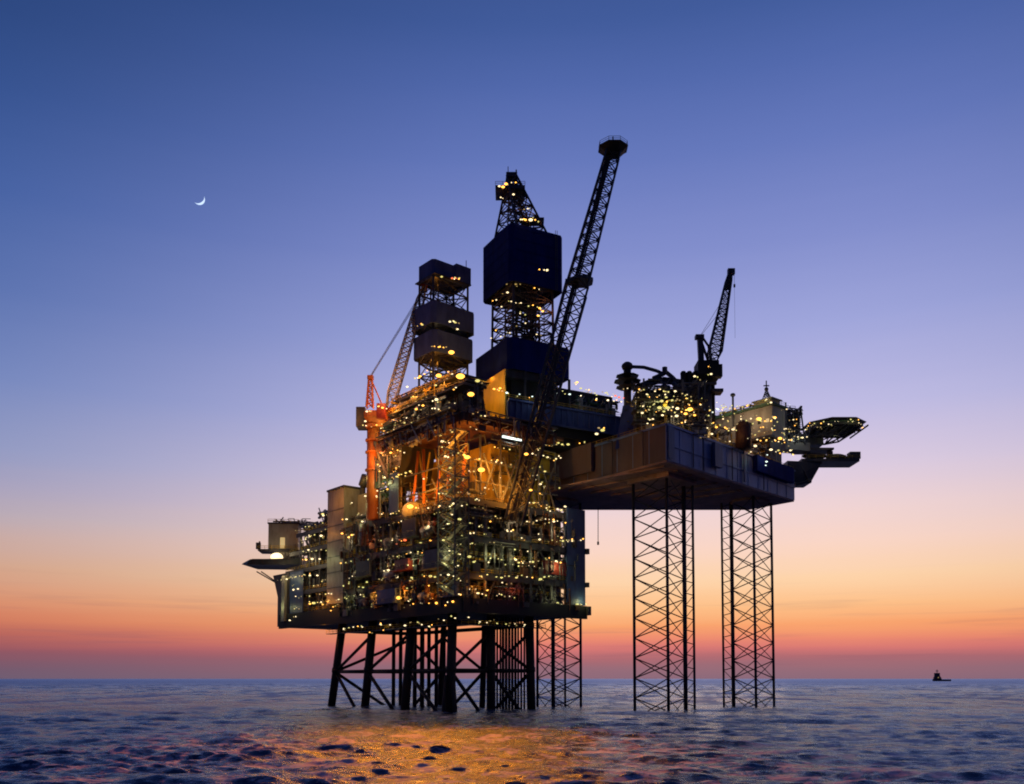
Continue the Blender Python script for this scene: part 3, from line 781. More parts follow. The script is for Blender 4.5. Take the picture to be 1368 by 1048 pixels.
leg_full((lx(718, 291), 291), (lx(739, 280), 280), (lx(776, 291), 291), (lx(755, 297), 297), 1, HB)
# leg well skirt below the hull round the near leg
w0 = [at(x, 637, y) for x, y in ((838, 256), (893, 245), (930, 256), (884, 268))]
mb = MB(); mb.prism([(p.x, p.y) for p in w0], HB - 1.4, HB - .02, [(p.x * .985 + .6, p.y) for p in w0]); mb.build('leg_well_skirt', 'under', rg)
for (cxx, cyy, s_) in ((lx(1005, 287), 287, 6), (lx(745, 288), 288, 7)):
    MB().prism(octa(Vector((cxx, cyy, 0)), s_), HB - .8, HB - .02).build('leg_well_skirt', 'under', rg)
# hanging hose
mb = MB(); a = at(799, 678, 285); b = at(799, 724, 285); mb.tube(a, b, .12, 5); mb.tube(b, b + Vector((0, 0, -1)), .35, 6); mb.build('hanging_hose', 'black', rg)

# cantilever and substructure in frame Q
zb0, zb1 = Zy(561, 253), Zy(536, 253)
zs1 = Zy(496, 256)
ct = T('cantilever_substructure', Q(6, 8, zb0), 'dark slotted cantilever beam reaching from the rig hull across above the platform', 'cantilever')
mb = MB(); mb.box(Q, -3, 36, -3.5, 12, zb0, zb1); mb.build('cantilever_beam', 'slate', ct)
mb = MB()
for k in np.arange(-2.4, 36, 1.9): mb.box(Q, k, k + .35, -3.9, -3.52, zb0 + .3, zb1 - .3)
mb.box(Q, -3, 36, -4.2, -3.51, zb1 - .3, zb1 + .25); mb.box(Q, -3, 36, -4.2, -3.51, zb0 - .2, zb0 + .3)
mb.build('beam_stiffener', 'slate', ct)
MB().box(Q, 0.5, 36, 1, 12, zb1 + .01, zs1 - 2).build('substructure_wall', 'black', ct)
mb = MB(); mb.box(Q, -3.4, -3.02, -2.5, 12, zb0 - 1, zs1 - .6); mb.build('lit_end_wall', 'yellow', ct)
for k in (3, 8, 13, 18): MB().box(Q, k, k + .6, -2.5, -1.9, zb1, zs1 - .3).build('post', 'steel', ct)
mb = MB(); mb.box(Q, -1, 40, -2.9, 1, zb0 - 3, zb0 - .01); mb.box(Q, 8, 34, -2, 10, zb0 - 6, zb0 - 3.01); mb.build('lower_frame', 'black', ct)
mb = MB(); handrail(mb, Q, -3, -4, 36, -4, zb1 + .2); mb.build('handrail', 'yellow', ct)
clutter(ct, Q, 20, 36, -3, 0.8, zb1 + .3, zb1 + 5.5, 50, seed=41, mats=('pipe', 'steel', 'green'), vess=2)
mb = MB(); mb.tube(at(671, 583, 249.8), at(697, 588, 250.8), .42, 8); mb.build('strip_light', GM['c'], ct)
light(ct, at(684, 590, 249) , COOL, 400)
light(ct, Q(-6.5, 3, zb1 + 2), (1, .46, .04), 16000, .5); light(ct, Q(-6.5, -1, zb1 + 4), (1, .50, .06), 5000, .5)
for i, px in enumerate((677, 694, 711, 730, 745, 761, 776, 797, 812)):
    p = at(px, (525, 527, 530, 527, 525, 527, 529, 533, 535)[i], Q(0, -4.3, 0).y + .47 * i * 2.2 - 0.5)
    lamp(ct, p, 'c' if i < 6 else 'w', .5)
    if i % 2 == 0: light(ct, p + Vector((0, -1.5, -.5)), COOL, 260)

# big derrick
dk = T('drilling_derrick', Q(8, 8, 97), 'large derrick with a big navy wind-wall box and pointed lattice crown, over the cantilever', 'drilling derrick')
zf0, zf1 = Zy(494, 255), Zy(454, 256)
windbox(dk, Q, -2, 19, -2, 20.5, zf0, zf1, 'navy', 1.0, 'drill_floor_wall')
MB().box(Q, -1.5, 18.5, -1.5, 20, zf0 + .3, zf0 + .7).build('drill_floor', 'steel', dk)
mb = MB(); mb.box(Q, -1.8, 9, -1, 20, zs1 - 2.2, zf0 - .01); mb.build('drill_floor_frame', 'steel', dk)
zw0, zw1 = Zy(377, 257), Zy(301, 257)
mb = MB(); lattice(mb, rect(Q, 1.2, 15, 1.2, 15, zf0 + .7), rect(Q, 1.6, 14.6, 1.6, 14.6, zw1), 13, .42, .2)
lattice(mb, rect(Q, 4, 12, 4, 12, zf0 + .7), rect(Q, 4.5, 11.5, 4.5, 11.5, zw1), 16, .3, .18)
lattice(mb, rect(Q, 6.6, 9.4, 2, 4, zf0 + .7), rect(Q, 6.6, 9.4, 2, 4, zw0 + 3), 14, .25, .15)
mb.build('lattice', 'steel', dk)
mb = MB()
for i in range(16): a = 3 + i * .65; mb.tube(Q(a, 3 + (i % 3), zf0 + 1), Q(a, 3 + (i % 3), zw0 + 4), .13, 4)
mb.box(Q, 2, 14, 1.6, 14, zw0 + 1.2, zw0 + 1.5); mb.box(Q, 7, 10, 6, 9, zf0 + 8, zf0 + 13); mb.build('racked_pipe', 'steel', dk)
windbox(dk, Q, -.6, 17.6, -.6, 18.4, zw0, zw1, 'navy', 1.1)
mb = MB()
for z in np.arange(zw0 + 3, zw1, 3.2): mb.box(Q, .6, 16.4, -.72, -.602, z, z + .12); mb.box(Q, -.72, -.602, .6, 17.2, z, z + .12)
mb.build('wall_girt', 'navy', dk)
mb = MB(); mb.tube(Q(14.5, -.9, zw0), Q(14.5, -.9, zw1 + 1), .08, 4); mb.tube(Q(15.1, -.9, zw0), Q(15.1, -.9, zw1 + 1), .08, 4)
for z in np.arange(zw0, zw1, .8): mb.tube(Q(14.5, -.9, z), Q(15.1, -.9, z), .05, 4)
mb.build('ladder', 'steel', dk)
apx = at(684, 238, 268)
top4 = [apx + Vector(o) for o in ((-1.6, -1.4, 0), (1.4, -1.4, 0), (1.4, 1.4, 0), (-1.6, 1.4, 0))]
base = [Q(a, b, zw1 - .5) for a, b in ((2.6, 1.2), (13.5, 1.2), (13.5, 14), (1.2, 14))]
mb = MB(); lattice(mb, [base[0], base[1], base[2], base[3]], top4, 6, .36, .19)
lattice(mb, [base[0].lerp(base[2], .25), base[1].lerp(base[3], .25), base[2].lerp(base[0], .25), base[3].lerp(base[1], .25)], [t.lerp(apx, .5) for t in top4], 8, .22, .15)
mb.build('crown_lattice', 'steel', dk)
cp = at(682, 258, 268)
mb = MB(); mb.box(XY, cp.x - 4.6, cp.x + 4.4, cp.y - 3.5, cp.y + 3.5, cp.z - .5, cp.z + .5); handrail(mb, XY, cp.x - 4.6, cp.y - 3.5, cp.x + 4.4, cp.y - 3.5, cp.z + .5)
mb.box(XY, apx.x - 1.8, apx.x + 1.6, apx.y - 1.6, apx.y + 1.6, apx.z - .4, apx.z + 1); mb.tube(apx + Vector((-1.2, 0, 1)), apx + Vector((-1.2, 0, 3.6)), .12, 4); mb.tube(apx + Vector((1.3, 0, 1)), apx + Vector((1.3, 0, 2.6)), .2, 4)
mb.build('crown_platform', 'steel', dk)
p2 = at(709, 296, 266); MB().box(XY, p2.x - 3, p2.x + 4, p2.y - 2, p2.y + 2, p2.z - .5, p2.z + .2).build('lamp_platform', 'steel', dk)
light(dk, at(673, 252, 265), SOD, 700); light(dk, at(708, 291, 264), SOD, 500); light(dk, Q(13, 0, zw0 - 6), (1, .3, .1), 600)
light(dk, Q(8, 8, zf0 + 12), WRM, 500); light(dk, Q(-4, 6, zf0 - 1), SOD, 500)

# ------- pieces between cantilever and hull
zh = HT
dkq = T('mud_house', at(836, 560, 250), 'slanted blue-grey plated house on the rig deck where the cantilever meets the hull', 'deckhouse')
a = at(820, 598, 252); b = at(853, 545, 252)
mb = MB(); mb.prism([(a.x, 249), (b.x + 1, 247), (b.x + 6, 258), (a.x + 3, 262)], HT - 3, b.z, [(a.x + 2.4, 250), (b.x + 1, 248), (b.x + 6, 258), (a.x + 5, 262)]); mb.build('wall', 'slate', dkq)

# ------- deck machinery of the rig
dmq = T('rig_deck_machinery', (58, 262, HT), 'dense dark machinery and lamps covering the rig deck above the near hull corner', 'deck machinery')
HQ = Fr((40.9, 240), (0.684, 0.729), (-0.729, 0.684))
def inh(a, b): return HQ(a, b, 0)
zz = HT
for i, (a0, a1, b0, b1, z0, z1, n) in enumerate(((2, 14, -1, 6, 0, 9, 50), (12, 24, -1, 6, 0, 10, 50), (24, 36, -1.5, 6, 0, 7, 46), (36, 50, -1.5, 4, 0, 5, 46), (0, 12, 6, 16, 0, 11, 40), (50, 66, -2, 4, 0, 6, 50))):
    clutter(dmq, HQ, a0, a1, b0, b1, zz + z0, zz + z1, n, seed=600 + i, mats=('pipe', 'steel', 'grey' if i % 2 else 'yellow'), vess=2)
mb = MB()
for a, b, w, dd, h in ((4, 4, 8, 6, 8), (14, 5, 7, 6, 12), (8, 12, 10, 8, 10), (25, 5, 9, 6, 5.5), (38, 5, 8, 6, 5)):
    mb.box(HQ, a, a + w, b, b + dd, zz, zz + h)
mb.build('machinery_house', 'steel', dmq)
pz = at(870, 517, 247).z
MB().box(XY, at(850, 540, 247).x, at(908, 540, 247).x, 247, 258, HT, pz - 1).build('winch_house', 'black', dmq)
fw = Fr((at(846, 540, 245.5).x, 245.5), (1, .05), (-.05, 1))
clutter(dmq, fw, 0, 20, -2, 1.3, HT, pz + 1.5, 110, seed=640, mats=('steel', 'pipe', 'grey'), vess=2, rmax=.35)
clutter(dmq, fw, 3, 19, 1, 9, pz - 1, pz + 2.6, 50, seed=641, mats=('steel', 'pipe', 'grey'), vess=1, rmax=.35)
mb = MB()
for k_ in range(3):
    z_ = HT + 3 + k_ * 3.2; mb.box(fw, -.5, 20.5, -2.4, 1.4, z_, z_ + .2); handrail(mb, fw, -.5, -2.3, 20.5, -2.3, z_ + .2)
mb.build('gallery', 'steel', dmq)
mb = MB(); 
for a in (0, 6, 12, 18): mb.box(HQ, a, a + 5, -1.4, 3, zz + 5, zz + 5.25)
handrail(mb, HQ, 0, -1.4, 23, -1.4, zz + 5.25); mb.build('gallery', 'steel', dmq)
# jack house columns near crane
mb = MB()
for px in (913, 921, 929): p = at(px, 500, 262); mb.tube((p.x, p.y, zz), (p.x, p.y, p.z), .9, 8); mb.ball(p, 1.0, 1, 8, 5)
p = at(918, 510, 263); mb.box(XY, p.x - 3.5, p.x + 8, 262, 272, zz, at(918, 512, 263).z); mb.build('jack_house', 'black', dmq)
mb = MB(); p = at(993, 580, 262); mb.tube(p + Vector((0, 0, -4.5)), p + Vector((0, 0, 2)), 2.3, 14); mb.ball(p + Vector((0, 0, 2)), 2.3, .9, 14, 6); mb.build('storage_tank', 'rust', dmq, True)

# folded knuckle crane
kc = T('knuckle_crane', at(838, 545, 252), 'small dark knuckle crane with its arm folded flat, left of the rig deck machinery', 'crane')
kp = at(838, 490, 252)
MB().tube((kp.x, kp.y, HT - 1), (kp.x, kp.y, kp.z), 1.1, 10).build('column', 'steel', kc, True)
mb = MB(); mb.ball(kp, 1.7, .8, 10, 6)
for py, w in ((503, 3.4), (510, 4.0), (518, 3.4)): z = at(0, py, 252).z; mb.prism(octa(Vector((kp.x, kp.y, 0)), w * .6), z - .2, z, octa(Vector((kp.x, kp.y, 0)), w))
mb.build('cab', 'steel', kc)
mb = MB(); pts = [at(x, y, 252) for x, y in ((838, 490), (860, 491), (878, 496), (886, 500))]
for a, b in zip(pts, pts[1:]): mb.beam(a, b, .8, .75)
mb.build('upper_arm', 'steel', kc)
mb = MB(); pts = [at(x, y, 253) for x, y in ((888, 496), (899, 505), (905, 512))]
for a, b in zip(pts, pts[1:]): mb.beam(a, b, .8, 1.0)
mb.tube(at(888, 500, 252), at(888, 491, 252), .8, 6); mb.beam(at(872, 506, 252), at(888, 499, 252), 1, 1)
mb.build('fore_arm', 'steel', kc)
mb = MB(); pts = [at(x, y, 254) for x, y in ((846, 520), (866, 512), (884, 508), (912, 512))]
for a, b in zip(pts, pts[1:]): mb.beam(a, b, 2.2, 1.3)
mb.build('boom_rest', 'black', kc)

# rig crane
rc = T('pedestal_crane', at(940, 545, 262), 'black pedestal crane on the rig deck with its boom raised steeply to the right', 'crane')
mb = MB(); p = at(940, 520, 262); mb.tube((p.x, 262, HT), (p.x, 262, at(0, 512, 262).z), 2.3, 14); mb.build('pedestal', 'steel', rc, True)
mb = MB(); z0 = at(0, 514, 262).z; z1 = at(0, 486, 262).z
mb.prism(octa(Vector((p.x + 1, 262, 0)), 2.4), z0, z0 + 2, octa(Vector((p.x + 1, 262, 0)), 4)); mb.box(XY, p.x - 2.2, p.x + 4, 259, 265, z0 + 2.01, z1); mb.box(XY, p.x + 1, p.x + 4.6, 257.5, 260, z0 + 1, z0 + 4.6); mb.build('slew_house', 'black', rc)
mb = MB(); mb.box(XY, p.x + 2, p.x + 5.4, 260, 264, at(0, 526, 262).z, at(0, 522, 262).z); mb.box(XY, p.x - 3, p.x + 3, 258, 259, z0 - 1.2, z0 - .6); mb.build('gallery', 'steel', rc)
mb = MB(); a = at(937, 490, 262); b = at(935, 451, 262)
mb.beam(a, b, 1.6, 1.3); mb.tube(b, at(948, 488, 262), .4, 6); mb.box(XY, b.x - 1.4, b.x + 1.1, 261, 263, b.z - .5, b.z + .6); mb.tube(at(937, 449, 262), at(946, 462, 262), .35, 6); mb.tube(at(946, 462, 262), at(950, 488, 262), .3, 6)
mb.build('mast', 'steel', rc)
f0, f1 = at(952, 486, 262), at(976, 362, 266)
boom(rc, f0, f1, 3.6, 1.6, .24, .11, 14, 'steel')
mb = MB(); mb.box(XY, f1.x - .9, f1.x + 1.2, f1.y - .7, f1.y + .7, f1.z - 1.2, f1.z + .5); mb.beam(f0.lerp(f1, .8), f1, 1.2, .9); mb.build('boom_head', 'steel', rc)
mb = MB(); h0 = f1 + Vector((1.1, 0, -.8)); mb.tube(h0, h0 + Vector((0, 0, -3.4)), .05, 4); mb.tube(h0 + Vector((0, 0, -3.4)), h0 + Vector((0, 0, -4.3)), .3, 6); mb.tube(h0 + Vector((0, 0, -4.3)), h0 + Vector((0, 0, -20)), .035, 4); mb.build('hook', 'black', rc)
MB().tube(b + Vector((0, 0, .3)), f0.lerp(f1, .74), .06, 4).build('pendant_rope', 'steel', rc)
MB().tube(b + Vector((0, 0, .1)), f0.lerp(f1, .6), .06, 4).build('pendant_rope', 'steel', rc)

# accommodation block
AC = Fr((82.3, 280), (-0.65, 0.76), (0.76, 0.65))
za0, za1 = Zy(583, 280), Zy(541, 280)
ab = T('accommodation_block', AC(10, 6, HT), 'cream accommodation block with warm lit recess on the right end of the rig', 'accommodation block')
MB().box(AC, 0, 23, 0, 7, za0, za1).build('wall', 'pale', ab)
MB().box(AC, 1.5, 25, .8, 7.2, HT, za0 - .01).build('lower_wall', 'grey', ab)
MB().box(AC, -.6, 24, -.9, 8, za1, za1 + .7).build('roof', 'green', ab)
MB().box(AC, -.8, 24, -2, -.02, za0 - .6, za0 + .1).build('gallery', 'steel', ab)
mb = MB(); handrail(mb, AC, -.8, -2, 24, -2, za0 + .1); handrail(mb, AC, -.5, -.8, 24, -.8, za1 + .7); handrail(mb, AC, -.5, -.8, -.5, 7, za1 + .7); mb.build('handrail', 'yellow', ab)
for r_ in (4.9,):
    for k in range(7):
        if za0 + r_ + 1.3 < za1 - .6: MB().box(AC, 1.2 + k * 3.1, 2.3 + k * 3.1, -.06, -.003, za0 + r_, za0 + r_ + 1.1).build('window', 'black' if (k * 3 + int(r_)) % 4 else GM['d'], ab)
mb = MB(); mb.box(AC, 1, 7.5, 1, 6, za1 + .71, za1 + 2.6); mb.box(AC, .4, 8, .5, 6.5, za1 + 2.61, za1 + 2.9); mb.build('bridge_house', 'pale', ab)
mb = MB(); c = AC(4, 3, 0); lattice(mb, [Vector((c.x + x, c.y + y, za1 + 3.7)) for x, y in ((-1, -1), (1, -1), (1, 1), (-1, 1))], [Vector((c.x + x, c.y + y, za1 + 6)) for x, y in ((-.3, -.3), (.3, -.3), (.3, .3), (-.3, .3))], 3, .12, .08)
mb.tube((c.x, c.y, za1 + 6), (c.x, c.y, za1 + 9.4), .2, 6); mb.box(XY, c.x - .9, c.x + .9, c.y - .2, c.y + .2, za1 + 7.6, za1 + 7.9); mb.ball((c.x, c.y, za1 + 6.6), .7, 1, 8, 5); mb.build('antenna_mast', 'steel', ab)
clutter(ab, AC, 6, 24, .5, 6.5, za1 + .8, za1 + 2.6, 34, seed=720, mats=('green', 'pipe', 'steel'), vess=1, rmax=.3)
clutter(ab, AC, 0, 24, -2, -.1, HT, za0 - .7, 44, seed=721, mats=('pipe', 'yellow', 'steel'), vess=1)
mb = MB(); p = at(979, 528, 290); mb.tube((p.x, p.y, za1 - 4), p, .35, 6); mb.ball(p, .9, .7, 8, 5); mb.build('satellite_dome', 'steel', ab)
light(ab, AC(10, -8, za1 - 2), (1, .7, .45), 4000, .5); light(ab, AC(5, -5, za1 - 3), (1, .6, .25), 1800, .5); light(ab, AC(3, -3, za1 + 3), GRN, 500); light(ab, AC(16, -3, za1 + 3), (.7, .95, .5), 900)
light(ab, AC(16, -6, za1 - 3), (1, .62, .3), 900); light(ab, AC(5, -4, za0 - 3), SOD, 900); light(ab, AC(14, -4, za0 - 3), SOD, 600)

# lattice tower beside it
lt = T('louvre_tower', at(1066, 580, 288), 'dark cluttered lattice frame between the cream block and the rig helideck', 'lattice frame')
fl = Fr((at(1050, 560, 286).x, 286), (1, .25), (-.25, 1))
clutter(lt, fl, 0, 6.5, 0, 5, at(0, 590, 286).z, at(0, 540, 286).z, 60, seed=730, mats=('pipe', 'steel', 'grey'), vess=1)
lamp_rows(dm, 'b', 6, 44, -.8, (82, 84, 87.6, 89.4)); lamp_rows(wb, 'a', 2, 36, .2, (60, 64, 68, 72, 76), .45); lamp_rows(wb, 'b', 2, 36, -3.6, (75.8, 79.8), .35); lamp_rows(pt, 'b', 33, 44, -.6, (60.4, 64.8, 69.4, 74), .6, 1)
mb = MB()
for k in range(6):
    z = at(0, 588 - k * 8, 286).z; e = 8 - k * .9
    mb.box(fl, 0, e, 0, 5, z, z + .3); handrail(mb, fl, 0, 0, e, 0, z + .3)
for a in (0, 3.4, 6.8): mb.tube(fl(a, 0, at(0, 592, 286).z), fl(max(0, a - 1.2), 0, at(0, 538 + a * 2, 286).z), .25, 6)
mb.build('lattice', 'steel', lt)
mb = MB(); mb.box(fl, 0, 9, .5, 5, at(0, 600, 286).z, at(0, 589, 286).z); mb.build('lit_lower_box', 'pale', lt)
light(lt, fl(4, -3, at(0, 585, 286).z), COOL, 500)

# rig helideck
hc = at(1114, 571, 300)
hr = T('helideck', hc, 'octagonal helideck with lit rim and trussed underside on the far right of the rig', 'helideck')
oc1 = octa(hc, 9.2); 
mb = MB(); mb.prism(oc1, hc.z - .5, hc.z + .2); mb.build('deck_plate', 'green', hr)
mb = MB()
for i in range(8):
    p = Vector((*oc1[i], hc.z)); q_ = Vector((*octa(hc, 10.4)[i], hc.z + .7)); p3 = Vector((*oc1[(i + 1) % 8], hc.z)); q3 = Vector((*octa(hc, 10.4)[(i + 1) % 8], hc.z + .7))
    mb.add([p, p3, q3, q_], [(0, 1, 2, 3)])
mb.build('safety_net', 'steel', hr)
mb = MB(); lo = octa(hc + Vector((-4, -1, 0)), 6.5)
for i in range(8):
    a = Vector((*oc1[i], hc.z - .5)); b = Vector((*lo[i], hc.z - 4.6)); b2 = Vector((*lo[(i + 1) % 8], hc.z - 4.6)); a2 = Vector((*oc1[(i + 1) % 8], hc.z - .5))
    mb.tube(a, b, .28, 6); mb.tube(b, b2, .28, 6); mb.tube(a, b2, .22, 6); mb.tube(a2, b, .22, 5); mb.tube(a.lerp(a2, .5), b.lerp(b2, .5), .2, 5)
    mb.tube(b, Vector((hc.x, hc.y, hc.z - .5)), .2, 5)
for k in range(-4, 5):
    mb.beam((hc.x - 9, hc.y + k * 2.1, hc.z - 1), (hc.x + 9 - abs(k), hc.y + k * 2.1, hc.z - 1), .3, .9)
for k in range(-4, 5):
    mb.beam((hc.x + k * 2.1, hc.y - 8, hc.z - 1.6), (hc.x + k * 2.1, hc.y + 8, hc.z - 1.6), .3, .5)
mb.build('support_truss', 'steel', hr)
mb = MB(); mb.box(XY, hc.x - 13, hc.x - 5, hc.y - 4, hc.y + 4, hc.z - 7, hc.z - 4.7); mb.build('support_frame', 'steel', hr)
for i in range(8):
    for k in (0, .33, .66):
        a = Vector((*oc1[i], hc.z + .4)).lerp(Vector((*oc1[(i + 1) % 8], hc.z + .4)), k)
        if a.y < hc.y + 4: lamp(hr, a, 'g', .5); lamp(hr, a + Vector((rl.uniform(-1, 1), 0, -.9)), 'w', .28)
light(hr, hc + Vector((-9, -12, 2.5)), GRN, 900); light(hr, hc + Vector((4, -13, 2)), GRN, 900); light(hr, hc + Vector((-2, -6, -6)), GRN, 500)

# lifeboat deck
ld = T('lifeboat_deck', at(1095, 615, 296), 'narrow cantilevered lifeboat deck under the rig helideck, its slab lit from above', 'lifeboat station')
a, b = at(1066, 622, 294), at(1142, 614, 294)
mb = MB(); mb.box(XY, a.x, b.x, 290, 299, a.z + .4, a.z + 1.3); mb.build('deck_plate', 'steel', ld)
mb = MB(); mb.box(XY, a.x - 1, a.x + 11, 291, 298, a.z + 4.6, a.z + 5.2); mb.box(XY, a.x + 2, a.x + 3, 291, 292, a.z + 1.3, a.z + 4.6); mb.box(XY, b.x - 3, b.x + .4, 290, 293, a.z + 1.31, a.z + 3.6); mb.build('davit_frame', 'steel', ld)
mb = MB(); handrail(mb, XY, a.x, 290, b.x, 290, a.z + 1.3); mb.build('handrail', 'yellow', ld)
mb = MB(); c1 = at(1062, 648, 290); c2 = at(1081, 643, 290); mb.tube(c1, c2, .5, 8); mb.ball(c2, .9, 1, 8, 5); mb.tube(at(1070, 622, 290), c2, .25, 6); mb.tube(at(1060, 636, 290), at(1074, 630, 290), .25, 6); mb.build('davit_arm', 'steel', ld)
mb = MB(); mb.prism([(a.x - 5, 289), (a.x + 3, 291), (a.x + 3, 298), (a.x - 5, 298)], at(0, 645, 290).z, a.z + .35, [(a.x - 5, 289), (a.x + 7, 291), (a.x + 7, 298), (a.x - 5, 298)]); mb.build('bracket', 'steel', ld)
light(ld, (a.x + 9, 287, a.z + 4.5), WRM, 260)
def capsule_boat(c, L, label):
    t = T('lifeboat', c, label, 'lifeboat', group='lifeboats under the rig helideck')
    vs = []; fs = []; n = 12; m_ = 12
    for i in range(n + 1):
        s_ = i / n; x = (s_ - .5) * L; rr = math.sin(math.pi * min(max(s_, .02), .98)) ** .45
        for j in range(m_):
            th = 2 * math.pi * j / m_
            vs.append((c.x + x, c.y + math.cos(th) * 1.4 * rr, c.z + math.sin(th) * (1.3 if math.sin(th) > 0 else 1.0) * rr))
    for i in range(n):
        for j in range(m_): fs.append((i * m_ + j, i * m_ + (j + 1) % m_, (i + 1) * m_ + (j + 1) % m_, (i + 1) * m_ + j))
    fs += [tuple(range(m_)), tuple(range(n * m_ + m_ - 1, n * m_ - 1, -1))]
    MB().add(vs, fs).build('hull', 'steel', t, True)
    MB().box(XY, c.x - L * .42, c.x - L * .2, c.y - .7, c.y + .7, c.z + .8, c.z + 2.0).build('cockpit', 'steel', t)
    MB().tube((c.x - L * .5, c.y - 1.42, c.z), (c.x + L * .46, c.y - 1.42, c.z), .12, 5).build('fender', 'black', t)
capsule_boat(Vector((a.x + 5.2, 293, a.z + 2.75)), 8, 'dark lifeboat nearer the cream block, on the lifeboat deck')
capsule_boat(Vector((a.x + 13.0, 294.5, a.z + 2.75)), 7, 'dark lifeboat farther right, at the outer end of the lifeboat deck')

# ================================================================== LAMPS read off the photograph, placed on real faces
def lampsP(parent, lst, v=-.7, on='b'):
    for it in lst:
        px, py, k, s = it
        if on == 'b':
            u, z = P.hit_b(px, py, v); p = P(u, v, z)
        else:
            u, z = P.hit_a(px, py, v); p = P(v, u, z)
        lamp(parent, p, k, s)
def lampsY(parent, lst, Y):
    for px, py, k, s in lst: lamp(parent, at(px, py, Y), k, s)
# underside string on the jacket walkway
lampsP(jk, [(459, 841, 'w', .4), (466, 839, 'g', .3), (472, 838, 'w', .4), (478, 837, 's', .3), (484, 838, 'w', .4), (509, 835, 'g', .5), (521, 835, 'w', .5), (541, 836, 'w', .5), (573, 837, 'w', .4), (593, 829, 'w', .4), (548, 832, 'd', .4), (512, 842, 'd', .3), (560, 833, 'd', .3), (497, 846, 'd', .3)], -.4)
lampsP(jk, [(608, 826, 'w', .4), (626, 825, 'w', .6), (641, 831, 'w', .6), (664, 833, 'g', .4), (676, 834, 'g', .4), (690, 836, 'd', .4), (701, 835, 'w', .3), (655, 830, 'd', .4)], 1.2, 'a')
# right face of process block
RF = [(700, 750, 'd', .4), (776, 722, 'w', .4), (765, 723, 'w', .6), (752, 723, 'g', .6), (744, 724, 'w', .5), (738, 722, 'g', .5), (721, 721, 'w', .6), (697, 719, 'w', .5), (678, 710, 'w', .6), (683, 710, 'w', .4), (740, 697, 'w', .6), (717, 696, 'w', .5), (704, 697, 'w', .4), (681, 693, 'o', .5), (657, 692, 'w', .6), (662, 690, 'g', .5),
      (655, 746, 'g', .5), (670, 748, 'g', .4), (689, 748, 'w', .6), (693, 752, 'g', .5), (712, 751, 'g', .5), (743, 750, 'w', .6), (737, 751, 'g', .3), (651, 768, 'g', .6), (663, 771, 'g', .5), (670, 772, 'g', .6), (690, 772, 'g', .6), (697, 769, 'g', .4), (680, 770, 'g', .4), (722, 774, 'g', .7), (727, 771, 'g', .5), (643, 770, 'g', .4),
      (745, 806, 'g', .7), (750, 808, 'w', .4), (738, 809, 'g', .5), (771, 808, 'g', .7), (776, 808, 'd', .5), (654, 803, 's', .6), (644, 794, 'w', .4), (638, 793, 'w', .5), (651, 789, 's', .4), (664, 796, 'w', .3), (755, 677, 'w', .5), (750, 682, 'g', .6), (745, 680, 'w', .5), (735, 683, 'w', .5), (730, 679, 'w', .4), (648, 714, 'g', .6), (631, 726, 'g', .5), (760, 722, 'd', .4), (730, 748, 'd', .4), (705, 770, 'd', .4), (660, 725, 'd', .4), (670, 728, 'd', .3), (712, 700, 'd', .4), (728, 700, 'd', .4)]
lampsP(pm, [(a, b, 's' if k == 'o' else k, s) for a, b, k, s in RF], -.8, 'a')
# left face of process block
LF = [(484, 697, 'w', .6), (483, 706, 'w', .4), (510, 687, 'w', .5), (500, 680, 'g', .4), (491, 682, 'd', .4), (525, 686, 'g', .4), (533, 683, 'g', .4), (524, 722, 'w', .4), (534, 721, 'r', .6), (541, 722, 'r', .6), (530, 727, 'r', .5), (562, 725, 'g', .5), (575, 722, 's', .5), (595, 718, 'g', .5), (605, 717, 'g', .5), (617, 716, 'g', .5),
      (492, 748, 'g', .6), (491, 760, 'w', .5), (487, 770, 'g', .6), (490, 778, 'g', .5), (485, 785, 'g', .7), (478, 772, 'd', .5), (513, 763, 'w', .6), (519, 762, 'w', .5), (530, 771, 'w', .7), (524, 770, 'w', .5), (552, 756, 'g', .6), (550, 772, 'g', .7), (548, 776, 'd', .6), (575, 770, 'g', .7), (581, 771, 'g', .6), (589, 768, 'w', .4), (567, 770, 's', .4), (606, 770, 'w', .4), (612, 773, 'g', .5), (615, 741, 'w', .5), (627, 744, 'g', .6), (633, 751, 'g', .6), (612, 756, 'w', .4),
      (533, 799, 's', 1.1), (486, 797, 'g', .5), (497, 798, 'g', .5), (503, 796, 'g', .4), (503, 806, 's', .4), (498, 809, 'w', .4), (519, 800, 's', .6), (546, 803, 'w', .5), (552, 807, 's', .4), (564, 806, 'w', .5), (573, 806, 's', .5), (583, 806, 's', .7), (605, 804, 's', .8), (613, 794, 'w', .5), (595, 809, 's', .4), (540, 812, 'd', .3), (578, 800, 's', .3), (610, 775, 'd', .5), (596, 740, 'd', .4), (640, 704, 'g', .4), (628, 712, 'g', .4), (558, 740, 'd', .5), (540, 745, 'd', .4), (506, 722, 'd', .4), (515, 735, 'd', .3), (510, 775, 'd', .4), (535, 760, 'd', .4)]
lampsP(pm, LF, -1.4)
